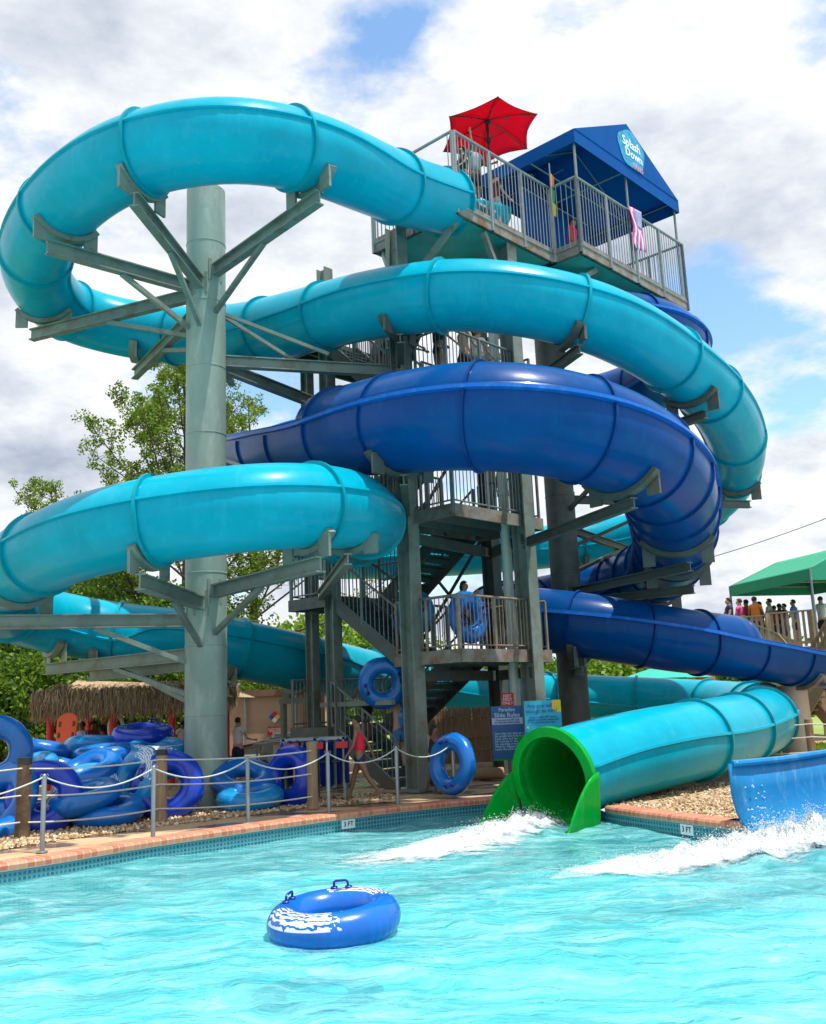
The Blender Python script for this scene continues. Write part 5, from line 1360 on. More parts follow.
mb = MB(); mb.sphere(p + V((.22, -.03, -.12)), .06, 10, 6, (1, .2, 1)); mb.build('green_figure', M['green'], pn); patch(0, 1, 0, .03, M['green'], 'green_edge')
p = P(543.5, 722, 18.6)
t, pn, patch, wr = sign('information_sign', 'light blue sign with a yellow corner behind the green tube exit', p, .70, .80, M['sign_cyan'], math.radians(4))
patch(0, 1, 0, .28, M['sign_deep']); patch(.76, 1, .72, 1, M['yellow'], 'yellow_corner')
wr('Are you tall', .42, .88, .10, M['sign_deep']); wr('enough to ride?', .46, .76, .095, M['sign_deep'])
wr('Riders under 48" need a\ngrown up on the steps and\na vest from the rack', .5, .56, .055, M['sign_deep']); wr('RIDE', .36, .30, .07, M['text_pink'], .012)
for v_ in (.36, .18): patch(.05, .09, v_, v_ + .05, M['yellow'], 'bullet', .009)
p = P(507.5, 700, 20.9)
t, pn, patch, wr = sign('notice_sign', 'small red notice fixed to the tower column above the blue sign', p, .25, .30, M['red'], math.radians(-2), posts=False)
wr('FEET\nFIRST\nONLY', .5, .52, .085, M['text_white']); patch(0, 1, -.14, -.02, M['orange'], 'orange_strip')

# green exit wetness is left to the gel coat; third open flume at lower right
fd = V((-.82, -.57, 0)).normalized(); fs = V((.57, -.82, 0)).normalized(); m0 = P(739, 764, 13.2); FWD = 2.2
t = thing('open_flume', 'wide open mid blue flume entering the pool at the lower right corner', 'water slide', (m0.x, m0.y, 0))
mb = MB(); n = 26; nl = 34; prof = []
for k in range(n + 1):
    u = k / n; a = PI * u; xx = FWD / 2 - FWD / 2 * math.copysign(abs(math.cos(a)) ** .75, math.cos(a)); zz = -math.sin(a) ** .55 * 1.0
    prof.append((xx, zz))
for i in range(nl + 1):
    d = -i * .35; rise = max(0, (i - 3)) * .02
    fl_ = .10 * math.exp(-i * .8)
    for xx, zz in prof:
        q = V((m0.x, m0.y, 0)) - fd * (-d) * 1 + fs * (xx + (xx - FWD / 2) * fl_)
        q.z = m0.z + zz * 1.08 + rise * .5 + .0
        if i == 0: q += fd * .04; 
        mb.v.append(q)
W_ = n + 1
mb.f = [(i * W_ + k, i * W_ + k + 1, (i + 1) * W_ + k + 1, (i + 1) * W_ + k) for i in range(nl) for k in range(n)]
mb.build('trough', M['flume'], t, smooth=True, angle=60, thick=-.05)
mb = MB()
for k0, sg in ((0, 1), (n, -1)):
    pts = []
    for i in range(nl + 1): pts.append(mb_v if False else V((m0.x, m0.y, 0)) - fd * (i * .35) + fs * (prof[k0][0] + (prof[k0][0] - FWD / 2) * .10 * math.exp(-i * .8)) + V((0, 0, m0.z + max(0, i - 3) * .01)))
    mb.tube(pts, .045, 8)
mb.build('rim', M['flume'], t, smooth=True)
tw = thing('water_stream', 'sheet of white spray running down the open blue flume', 'water', tuple(m0)); tw['kind'] = 'stuff'
mb = MB(); rnd = random.Random(8)
for i in range(700):
    d = abs(rnd.gauss(0, .35)); u = rnd.betavariate(3, 3.5); kk = min(n - 1, int(u * n)); xx, zz = prof[kk]
    q = V((m0.x, m0.y, 0)) - fd * d + fs * (xx + rnd.uniform(-.04, .04)); q.z = m0.z + zz * 1.08 + .02 + rnd.random() ** 4 * .08; s_ = rnd.uniform(.004, .014)
    if q.z < .0: q.z = .02 + rnd.random() ** 3 * .2
    mb.add([q + V((s_ * 2.2, s_, 0)), q + V((-s_, s_, 0)), q + V((0, -s_, s_)), q + V((0, 0, s_ * 2))], [(0, 1, 2), (0, 1, 3), (1, 2, 3), (0, 2, 3)])
mb.build('spray', M['foam'], tw)
# depth markers on the tile band
def marker(px, py, label):
    e = min(range(len(EDGE) - 1), key=lambda i: (EDGE[i] - Pz(px, py, .1)).length); tt = (EDGE[e + 1] - EDGE[e]).normalized(); tt.z = 0
    x = tt; c_ = EDGE[e].lerp(EDGE[e + 1], .5); c_ = V((c_.x, c_.y, .09)); nn = x.cross(V((0, 0, 1))); 
    c_ = c_ + nn * .012
    t = thing('depth_marker', label, 'depth marker', tuple(c_)); mb = MB()
    mb.slab([c_ - x * .13 - V((0, 0, .07)), c_ + x * .13 - V((0, 0, .07)), c_ + x * .13 + V((0, 0, .07)), c_ - x * .13 + V((0, 0, .07))], .006, -nn); pn = mb.build('tile', M['white'], t)
    text('3 FT', .105, M['black'], pn, c_ + nn * .002, x, (0, 0, 1), ext=.001, lift=.003)
marker(320, 820, 'white depth tile reading 3 FT below the coping near the walking person'); marker(722, 822, 'white depth tile reading 3 FT beside the open blue flume')

# life vest rack, cart, orange board
p = Pz(316, 800, .25)
t = thing('vest_rack', 'rack of dark blue life vests with red trim behind the square wooden post', 'rack', tuple(p))
mb = MB()
for x in (-.6, .0, .55): mb.beam(p + V((x, 0, 0)), p + V((x, 0, 1.15)), .05, .05); mb.beam(p + V((x, .5, 0)), p + V((x, .5, 1.15)), .05, .05)
for y in (0, .5): mb.beam(p + V((-.65, y, 1.12)), p + V((.6, y, 1.12)), .05, .05)
mb.build('frame', M['galv'], t)
for k in range(8):
    x = -.56 + .155 * k; mb = MB(); n_ = 8; c_ = p + V((x, .12, 0))
    prof2 = [(.05, 1.1), (.11, 1.05), (.13, .8), (.13, .45), (.12, .3), (.06, .26)]
    for s_ in (-.07, .07):
        base = len(mb.v)
        for (w2, z) in prof2:
            for q in range(n_):
                a = 2 * PI * q / n_; mb.v.append(c_ + V((s_ + math.cos(a) * .045, math.sin(a) * w2 * 1.6 - .05, z + .03 * math.sin(k * 2.1))))
        for i in range(len(prof2) - 1):
            for q in range(n_): mb.f.append((base + i * n_ + q, base + i * n_ + (q + 1) % n_, base + (i + 1) * n_ + (q + 1) % n_, base + (i + 1) * n_ + q))
    vest = mb.build('vest', M['handle'] if k % 4 else M['vinyl_dk'], t, smooth=True)
    mb = MB()
    if k % 3 == 1:
        mb.beam(c_ + V((-.11, -.26, 1.0)), c_ + V((.11, -.26, 1.0)), .03, .12); mb.build('red_trim', M['red'], vest)
    else:
        mb.beam(c_ + V((-.11, -.27, .7)), c_ + V((.11, -.27, .7)), .02, .035); mb.build('strap', M['black'], vest)
p = Pz(292, 775, .25); pz = P(292, 738, p.y).z
t = thing('table', 'long folding table stacked with pale towels and boards behind the tubes', 'table', tuple(p))
mb = MB(); mb.box((p.x, p.y, pz - .12), (1.9, .8, .05)); mb.build('table_top', M['grey'], t)
for x in (-.85, .85):
    for y in (-.3, .3): mb = MB(); mb.beam((p.x + x, p.y + y, .25), (p.x + x, p.y + y, pz - .14), .05, .05); mb.build('leg', M['galv'], t)
for k in range(4):
    tb = thing('towel', 'folded white and lilac towel, number %s of the stack counted from the table top' % ('one', 'two', 'three', 'four')[k], 'towel', (p.x, p.y, pz - .09 + .06 * k), 'towels stacked on the folding table')
    mb = MB(); base = len(mb.v); n_ = 14
    for i in range(n_ + 1):
        for j in range(7):
            mb.v.append(V((-.62 + 1.35 * i / n_ + .06 * k, -.25 + .5 * j / 6, .055 + .018 * noise.noise(V((i * .5, j * .6, k * 3.3))))))
    for i in range(n_):
        for j in range(6): q = base + i * 7 + j; mb.f.append((q, q + 1, q + 8, q + 7))
    mb.build('cloth', M['cloth_white'] if k != 1 else M['cloth_lilac'], tb, local=True, smooth=True, thick=.05)
p = Pz(248, 772, .25)
t = thing('cart', 'grey cart with a black lid beside the steel column', 'cart', tuple(p))
mb = MB(); hh = P(248, 742, p.y).z
mb.slab([p + V((-.5, -.3, 0)) + V((0, 0, hh * .45)), p + V((.6, -.3, hh * .45)), p + V((.6, .4, hh * .45)), p + V((-.5, .4, hh * .45))], .35); mb.slab([p + V((-.35, -.25, hh - .45)), p + V((.75, -.25, hh - .3)), p + V((.75, .35, hh - .3)), p + V((-.35, .35, hh - .45))], .28)
mb.build('bin', M['grey'], t, bevel=.03)
mb = MB(); mb.slab([p + V((-.3, -.3, hh - .36)), p + V((.5, -.3, hh - .22)), p + V((.5, .4, hh - .22)), p + V((-.3, .4, hh - .36))], .08); mb.build('lid', M['black'], t, bevel=.02)
for x in (-.4, .5):
    mb = MB(); mb.cyl(p + V((x, -.36, .16)), p + V((x, -.3, .16)), .16, 16); mb.build('wheel', M['black'], t)
p = P(60, 752, 22.5); p.z = .3
t = thing('rescue_board', 'orange plastic rescue board standing upright under the thatch', 'board', tuple(p))
zt_ = P(62, 713, 22.5).z; hb = zt_ - .3
mb = MB(); n_ = 12; out_ = []
for k in range(n_): 
    a = PI * k / (n_ - 1); out_.append((.24 * math.cos(a), hb - .2 + .2 * math.sin(a)))
out_ = [(.20, .05), (.21, hb * .5)] + out_ + [(-.21, hb * .5), (-.20, .05)]
tl_ = lambda u, z: p + V((u + z * .05, z * .12, z))
mb.slab([tl_(u, z) for u, z in out_], .06, V((0, 1, 0))); bd = mb.build('board', M['orange'], t, bevel=.015)
for k in range(6):
    for s_ in (-.16, .16):
        z = .25 + k * (hb - .5) / 5; mb = MB(); mb.slab([tl_(s_ - .03, z - .06) - V((0, .004, 0)), tl_(s_ + .03, z - .06) - V((0, .004, 0)), tl_(s_ + .03, z + .06) - V((0, .004, 0)), tl_(s_ - .03, z + .06) - V((0, .004, 0))], .003, V((0, 1, 0))); mb.build('hand_hole', M['cloth_maroon'], bd)

# thatched hut
hz0 = P(110, 707, 24).z; hz1 = P(110, 688, 24).z
t = thing('thatched_hut', 'open hut with a shaggy straw roof and red posts behind the tubes', 'hut', tuple(P(120, 740, 25)))
ax0, ax1, ay0, ay1 = P(38, 700, 24).x, P(232, 700, 24).x, 23.6, 27.5
mb = MB()
mb.add([(ax0 + .1, ay0 + .1, hz0 + .12), (ax1, ay0 + .1, hz0 + .12), (ax1, ay1, hz0 + .12), (ax0 + .1, ay1, hz0 + .12), (ax0 + .6, ay0 + 1.4, hz1 + .25), (ax1 - .6, ay0 + 1.4, hz1 + .0), (ax1 - .6, ay1 - 1.2, hz1 + .0), (ax0 + .6, ay1 - 1.2, hz1 + .25)], [(0, 1, 5, 4), (1, 2, 6, 5), (2, 3, 7, 6), (3, 0, 4, 7), (4, 5, 6, 7), (0, 3, 2, 1)])
rf = mb.build('roof', M['straw'], t)
mb = MB(); rnd = random.Random(5)
def blade(a, b, w_):
    s_ = (b - a).cross(V((rnd.uniform(-1, 1), rnd.uniform(-1, 1), .3))).normalized() * w_
    mb.add([a - s_, a + s_, b + s_ * .2, b - s_ * .2], [(0, 1, 2, 3)])
for i in range(15000):
    side = rnd.random(); v_ = rnd.random()
    if side < .62:
        x = rnd.uniform(ax0, ax1); base = V((x, ay0 + .1 + v_ * 1.4, hz0 + .15 + v_ * (hz1 - hz0 - .12))); dd = V((rnd.gauss(0, .08), -.12 - .12 * rnd.random(), -.33 - .25 * rnd.random()))
        if v_ < .5: base.y = ay0 + .08 * rnd.random(); base.z = hz0 + .1 + (hz1 - hz0) * rnd.random() * .85; dd = V((rnd.gauss(0, .06), -.04, -.38 * rnd.random() - .15))
    elif side < .82:
        y = rnd.uniform(ay0, ay1); base = V((ax0 + .1 + v_ * .5, y, hz0 + .15 + v_ * (hz1 - hz0))); dd = V((-.15, rnd.gauss(0, .08), -.35 - .25 * rnd.random()))
    else:
        base = V((rnd.uniform(ax0 + .4, ax1 - .4), rnd.uniform(ay0 + .9, ay1 - 1), hz1 + rnd.uniform(-.05, .14))); dd = V((rnd.gauss(0, .1), -.4, -.12 + rnd.gauss(0, .06)))
    blade(base, base + dd, .012)
sm_, nt_, b_ = new_mat('straw_blades'); g_ = node(nt_, 'ShaderNodeNewGeometry'); nt_.links.new(ramp(nt_, g_.outputs['Random Per Island'], [(0, (.16, .10, .055)), (.5, (.36, .25, .15)), (1, (.58, .45, .30))]), b_.inputs['Base Color']); b_.inputs['Roughness'].default_value = .9
o = mb.build('thatch', sm_, rf); o['kind'] = 'stuff'
for px in (50, 113, 172, 226):
    q = P(px, 740, 24.2); mb = MB(); mb.cyl((q.x, 24.2, .24), (q.x, 24.2, hz0 + .2), .09, 10); mb.build('post', M['red'], t, smooth=True)
for px in (50, 172):
    q = P(px, 740, 24.2); mb = MB(); mb.cyl((q.x, 27.0, .24), (q.x, 27.0, hz0 + .2), .09, 10); mb.build('post', M['red'], t, smooth=True)
HP = [(82, 26, 'skin_d', 'cloth_lilac', 'hair_black', 'person in lilac at the left under the thatched roof', 1.6), (93, 26.5, 'skin_d', 'cloth_maroon', 'hair_black', 'second person from the left under the thatched roof, in maroon', 1.6), (103, 25.5, 'skin_b', 'cloth_black', 'hair_black', 'person in a black shirt with a yellow hat under the thatched roof', 1.75), (238, 24.5, 'skin_c', 'cloth_white', 'hair_brown', 'person in a white shirt just right of the steel column', 1.55), (183, 27.5, 'skin_b', 'cloth_white', 'hair_black', 'person in white seen between the red post and the steel column', 1.5)]
for k, (px, Y, sk, tp_, hr, lb, hh) in enumerate(HP):
    q = P(px, 745, Y); person(lb, (q.x, q.y, .25), 150 + 60 * k, hh, sk, hr, tp_, 'cloth_navy', arms=((20, 15, 60), (30, 10, 50)), cap='cloth_yellow' if k == 2 else None)
mb = MB(); lr = P(116, 728, 24.4); pts = [lr + V((.17 * math.cos(2 * PI * k / 20), 0, .3 * math.sin(2 * PI * k / 20))) for k in range(20)]; mb.tube(pts, .05, 8, closed=True)
t = thing('life_ring', 'white life ring hanging on the red hut post', 'life ring', tuple(lr)); mb.build('ring', M['white'], t, smooth=True)
mb = MB(); mb.beam(lr + V((0, 0, .3)), lr + V((0, .05, .6)), .02, .02); mb.build('strap', M['rope'], t)

# tan building behind with the placards
bx0, bx1 = P(196, 720, 31).x, P(322, 720, 31).x; bz1 = P(260, 697, 31).z
t = thing('pump_house', 'low tan stucco pump house behind the steel column', 'building', (bx0, 31, .2))
mb = MB(); mb.box(((bx0 + bx1) / 2, 33, (bz1 + .2) / 2 + .1), (bx1 - bx0, 4, bz1 - .2)); mb.build('wall', M['stucco'], t)
mb = MB(); mb.box(((bx0 + bx1) / 2, 33, bz1 + .12), (bx1 - bx0 + .3, 4.3, .2)); mb.build('roof', M['brown_panel'], t)
mb = MB(); q = P(205, 730, 31); mb.box((q.x, 30.98, 1.2), (1.0, .06, 2.0)); mb.build('door', M['brown_panel'], t)
q0 = P(300, 720, 31).x
mb = MB(); mb.box(((q0 + bx1) / 2 + .1, 30.96, 1.3), (bx1 - q0, .06, 2.2)); mb.build('side_panel', M['brown_panel'], t)
for px in (245, 296):
    q = P(px, 720, 30.9); mb = MB(); mb.cyl((q.x, 30.9, .24), (q.x, 30.9, bz1 + .1), .035, 8); mb.build('downpipe', M['galv'], t, smooth=True)
q = P(274.5, 717, 30.9)
t = thing('hazard_placard', 'hazard diamond in red, blue, yellow and white on the tan wall', 'placard', tuple(q))
s_ = .19
for (dx, dz_, m_) in ((0, 1, 'red'), (-1, 0, 'sign_deep'), (1, 0, 'yellow'), (0, -1, 'white')):
    cx_, cz_ = q.x + dx * s_ * .5 * 1.42 * .7, q.z + dz_ * s_ * .5 * 1.42 * .7; h_ = s_ * .5 * .98
    mb = MB(); mb.slab([V((cx_, 30.93, cz_ - h_ )), V((cx_ + h_, 30.93, cz_)), V((cx_, 30.93, cz_ + h_)), V((cx_ - h_, 30.93, cz_))], .02, V((0, 1, 0))); mb.build('diamond', M[m_], t)
q = P(275.5, 731, 30.9); q.y = 30.92
t, pn, patch, wr = sign('warning_sign', 'red warning sign with white lettering on the tan wall', q, .5, .27, M['red'], 0, posts=False)
wr('AUTHORIZED\nPERSONNEL\nONLY', .5, .5, .075, M['text_white'])
# bamboo fence
fx0, fx1 = P(428, 720, 28).x, P(560, 720, 28).x; fz = P(490, 707, 28).z
t = thing('bamboo_fence', 'brown bamboo screen fence behind the tower and signs', 'fence', (fx0, 28, .2))
mb = MB(); rnd = random.Random(9); n_ = 230
for i in range(n_):
    x = fx0 + (fx1 - fx0) * i / n_; mb.cyl((x, 28 + rnd.uniform(-.02, .02), .2), (x + rnd.uniform(-.02, .02), 28 + rnd.uniform(-.02, .02), fz + rnd.uniform(-.08, .06)), .02, 5)
mb.build('canes', M['bamboo'], t)
for z in (.6, fz * .55, fz - .25): mb = MB(); mb.beam((fx0, 27.95, z), (fx1, 27.95, z), .03, .05); mb.build('rail', M['wood'], t)
for k, (px, py, Y, ln_, rz_) in enumerate(((500, 757, 24, 1.9, .05), (470, 775, 22, 1.5, .1))):
    q = P(px, py, Y); q.z = .36; t = thing('log', ('long tan landscape log lying in front of the bamboo fence', 'dark wet log edging the deck below the bamboo fence')[k], 'log', tuple(q))
    mb = MB(); d = V((math.cos(rz_), math.sin(rz_), 0)); mb.cyl(q - d * ln_ / 2, q + d * ln_ / 2, .13, 12); mb.build('trunk', M['wood_pale' if k == 0 else 'wood'], t, smooth=True)

# wooden queue deck at right with canopy
def cx(px, py, Y): return P(px, py, Y)
QZ = 3.25
t = thing('queue_deck', 'raised wooden queue deck with picket railings at right', 'deck', tuple(P(800, 700, 32)))
A0 = P(742, 640, 34); A1 = P(900, 640, 30.5)
x0, x1 = A0.x - .6, A1.x
mb = MB(); mb.slab([V((x0, 33.2, QZ)), V((x1, 31.5, QZ)), V((x1, 38, QZ)), V((x0, 38, QZ))], .14); mb.build('floor', M['wood'], t)
mb = MB()
def pickets(mb, a, b, h, bal=.16):
    a = V(a); b = V(b); L = (b - a).length; n_ = int(L / bal)
    for i in range(n_ + 1):
        p = a.lerp(b, i / n_); mb.beam(p, p + V((0, 0, h)), .085, .03, up=(b - a).normalized().cross(V((0, 0, 1))))
    mb.beam(a + V((0, 0, h)), b + V((0, 0, h)), .14, .05); mb.beam(a + V((0, 0, .12)), b + V((0, 0, .12)), .04, .09)
R1a = P(744, 632, 33); R1b = P(792, 632, 30.5)
pickets(mb, V((x0 + .2, 33.1, QZ)), V((P(768, 632, 32.6).x, 32.6, QZ)), 1.1)
pickets(mb, V((P(738, 620, 31.6).x, 31.8, QZ - .05)), V((P(795, 620, 31).x, 31, QZ - 1.0)), 1.1)
pickets(mb, V((P(768, 632, 32.6).x, 32.6, QZ)), V((P(816, 632, 31.8).x, 31.8, QZ)), 1.15)
mb.build('railing', M['wood_pale'], t)
for px, Y in ((745, 33), (770, 32.5), (816, 31.7), (850, 31.5), (768, 36), (816, 36)):
    q = P(px, 640, Y); mb = MB(); mb.beam((q.x, q.y, .2), (q.x, q.y, QZ + 1.15), .14, .14); mb.build('post', M['wood_pale'], t)
# stairs going down right
sa = V((P(795, 660, 29.5).x, 29.5, 1.0)); sb = V((P(850, 660, 28).x, 28, 3.2))
for off in (0, 1.3):
    mb = MB(); o2 = V((.2, 1, 0)).normalized() * off; mb.beam(sa + o2, sb + o2, .05, .3); mb.build('stringer', M['wood'], t)
    mb = MB(); pickets(mb, sa + o2, sb + o2, 1.0, .2); mb.build('stair_railing', M['wood'], t)
mb = MB()
for i in range(12):
    p = sa.lerp(sb, (i + .5) / 12); o2 = V((.2, 1, 0)).normalized(); mb.slab([p, p + V((.3, -.05, 0)), p + V((.3, -.05, 0)) + o2 * 1.3, p + o2 * 1.3], .04)
mb.build('treads', M['wood'], t)
sa2 = V((P(783, 690, 30.5).x, 30.5, 2.6)); sb2 = V((P(840, 735, 29.2).x, 29.2, .5))
mb = MB(); mb.beam(sa2, sb2, .05, .3); mb.beam(sa2 + V((0, 0, 1)), sb2 + V((0, 0, 1)), .05, .1); mb.build('lower_stringer', M['wood'], t)
# pallet of green canvas
ez = P(811, 581, 31).z; cz0 = ez
fl0 = P(729, 592, 35.5); 
aX0, aX1 = P(730, 588, 34.6).x, P(811, 576, 30.6).x
t = thing('canopy', 'green canvas canopy with a pale sunlit slope above the queue deck', 'awning', tuple(P(811, 600, 31)))
lf = V((P(730, 590, 35).x, 35, 0)); nf = V((P(811, 580, 30.6).x, 30.6, 0))       # near long side
dpt = V((nf.x - lf.x, nf.y - lf.y, 0)).normalized(); sdv = V((-dpt.y, dpt.x, 0)); 
if sdv.y < 0: sdv = -sdv
wd = 3.4
Q = [lf, nf, nf + sdv * wd, lf + sdv * wd]; zb_ = P(811, 580, 30.6).z; vl = .36
rz1 = zb_ + 1.25
E = [V((q.x, q.y, zb_ + vl)) for q in Q]; rgA = (E[0] + E[3]) / 2 + V((0, 0, .8)); rgB = (E[1] + E[2]) / 2 + V((0, 0, .8)); rgA += dpt * .5
mb = MB(); quilt(mb, E[0], E[1], rgB, rgA, 8, .04); quilt(mb, E[3], E[2], rgB, rgA, 8, .04); mb.poly([E[0], rgA, E[3]]); mb.build('roof_panel', M['canvas_green'], t, smooth=True, angle=25, thick=.012)
mb = MB(); mb.poly([E[1], E[2], rgB]); mb.build('gable', M['canvas_green'], t, thick=.012)
mb = MB()
for i in range(4): a, b = E[i], E[(i + 1) % 4]; mb.poly([a, b, b - V((0, 0, vl)), a - V((0, 0, vl))])
mb.build('valance', M['canvas_green'], t, thick=.01)
for q in Q: mb = MB(); mb.cyl((q.x, q.y, QZ), (q.x, q.y, zb_ + vl), .04, 8); mb.build('post', M['galv'], t, smooth=True)
mb = MB()
for f in (.02, .33, .66, .98):
    a = E[0].lerp(E[1], f) - V((0, 0, .05)); b = E[3].lerp(E[2], f) - V((0, 0, .05)); mb.tube([a, b], .025, 6)
mb.build('frame', M['galv'], t)
gc = rgB.lerp((E[1] + E[2]) / 2, .62) ; gx = (E[2] - E[1]).normalized(); gn = gx.cross(V((0, 0, 1)))
mb = MB(); mb.slab([gc + gx * (.28 * math.cos(2 * PI * k / 20)) + V((0, 0, .2 * math.sin(2 * PI * k / 20))) + gn * .02 for k in range(20)], .01, -gn); mb.build('emblem', M['sign_cyan'], t)
QP = [(728, 596, 'skin_a', 'cloth_navy', 'hair_brown', 'boy alone at the left end of the queue deck'), (739, 600, 'skin_c', 'cloth_pink', 'hair_brown', 'person in pink at the left of the queue'), (745, 594, 'skin_b', 'cloth_maroon', 'hair_black', 'person in maroon between the pink and orange shirts in the queue'), (754, 599, 'skin_a', 'cloth_orange', 'hair_brown', 'person in a bright orange shirt leaning on the deck rail'), (759, 604, 'skin_d', 'cloth_black', 'hair_black', 'person in black left of the white shirt in the queue'), (769, 601, 'skin_c', 'cloth_white', 'hair_brown', 'person in a white shirt in the middle of the queue'), (774, 608, 'skin_b', 'cloth_maroon', 'hair_black', 'short maroon clad child right of the white shirt'), (779, 606, 'skin_d', 'cloth_navy', 'hair_black', 'person in navy in front of the canopy centre'), (784, 606, 'skin_a', 'cloth_grey', 'hair_black', 'person in grey right of the one in navy in the queue'), (793, 602, 'skin_a', 'cloth_blue', 'hair_brown', 'person in blue looking left behind the picket rail'), (783, 613, 'skin_c', 'cloth_lilac', 'hair_brown', 'small child in lilac low behind the sloping rail'), (820, 598, 'skin_c', 'cloth_white', 'hair_brown', 'pale person in white at the right end of the queue deck')]
for k, (px, py, sk, tp_, hr, lb) in enumerate(QP):
    Y = 33.6 + (k % 3) * .5; hd = P(px, py, Y); hh = min(1.85, max(1.1, hd.z + .1 - QZ))
    person(lb, (hd.x, hd.y, QZ), 90 - 40 * (k % 4), hh, sk, hr, tp_, ('cloth_navy', 'cloth_blue', 'cloth_black')[k % 3], arms=((30 + 10 * (k % 3), 10, 50), (20, 12, 30)), group='people queuing on the wooden deck')
# rope post and low rope fence at right
q = P(812, 752, 22); q.z = .25
t = thing('post', 'dark round post at the right edge with ropes on the grass', 'post', tuple(q)); mb = MB(); mb.cyl(q, q + V((0, 0, 1.0)), .09, 12); mb.build('shaft', M['wood'], t, smooth=True)
mb = MB()
for z in (.3, .62, .9): mb.tube(sag(q + V((-2.0, .6, z)), q + V((0, -.09, z)), .04) + sag(q + V((0, -.09, z)), q + V((3, -.6, z)), .06), .015, 6)
props(mb.build('rope', M['rope'], smooth=True), 'grey ropes running through the dark post at the right edge', 'rope')
gp = P(818, 738, 27); mb = MB()
for i in range(5000):
    x = gp.x + random.uniform(-3.5, 6); y = gp.y + random.uniform(-2.4, 2.8); hh = random.uniform(.05, .13)
    mb.add([(x - .02, y, .24), (x + .02, y, .24), (x + random.uniform(-.03, .03), y, .24 + hh)], [(0, 1, 2)])
props(mb.build('grass_patch', leafmat('grass_blades', (.16, .30, .02), (.24, .42, .03), (.34, .5, .05))), 'bright green grass patch right of the concrete pillar', 'grass', kind='stuff')

# teal umbrella far off + orange kiosk
ap = P(662, 665, 46)
t = thing('umbrella', 'broad teal shade umbrella beyond the aqua tube at right', 'umbrella', (ap.x, ap.y, .2)); mb = MB(); n_ = 8; RU = 2.35; ez_ = P(662, 679, 46).z
co_ = [V((ap.x + RU * math.cos(2 * PI * k / n_ + .2), ap.y + RU * math.sin(2 * PI * k / n_ + .2), ez_)) for k in range(n_)]
for k in range(n_): mb.poly([ap, co_[k], co_[(k + 1) % n_]])
mb.build('canopy', M['canvas_teal'], t, thick=.02); mb = MB(); mb.cyl((ap.x, ap.y, .2), ap, .05); mb.build('pole', M['white'], t)
q = P(705, 680, 47); t = thing('kiosk', 'small orange topped kiosk right of the teal umbrella', 'kiosk', (q.x, q.y, .2)); mb = MB(); mb.box((q.x, q.y, q.z), (.8, .8, .5)); mb.build('awning', M['orange'], t, bevel=.05)
for a_, b_ in ((-.35, -.35), (.35, -.35), (.35, .35), (-.35, .35)): mb = MB(); mb.beam((q.x + a_, q.y + b_, .2), (q.x + a_, q.y + b_, q.z), .06, .06); mb.build('post', M['white'], t)
for k, (px, py, Y, r_, m_, lb) in enumerate(((25, 714, 40, 1.0, 'sign_cyan', 'blue beach umbrella among the trees at far left'), (232, 693, 42, .8, 'sign_cyan', 'small blue umbrella seen just right of the steel column'), (276, 690, 42, .9, 'sign_cyan', 'small blue umbrella above the tan wall'))):
    q = P(px, py, Y); t = thing('umbrella', lb, 'umbrella', (q.x, q.y, .2)); mb = MB(); co_ = [q + V((r_ * math.cos(PI / 4 * j), r_ * math.sin(PI / 4 * j), -.45)) for j in range(8)]
    for j in range(8): mb.poly([q, co_[j], co_[(j + 1) % 8]])
    mb.build('canopy', M[m_], t, thick=.02); mb = MB(); mb.cyl((q.x, q.y, .2), q, .03); mb.build('pole', M['white'], t)
# wire
for (a, b, lb, dd) in ((P(560, 590, 60), P(840, 513, 48), 'thin black utility wire crossing the sky at right', .5),):
    mb = MB(); mb.tube(sag(a, b, dd, 20), .02, 5); props(mb.build('utility_wire', M['black_metal']), lb, 'wire')

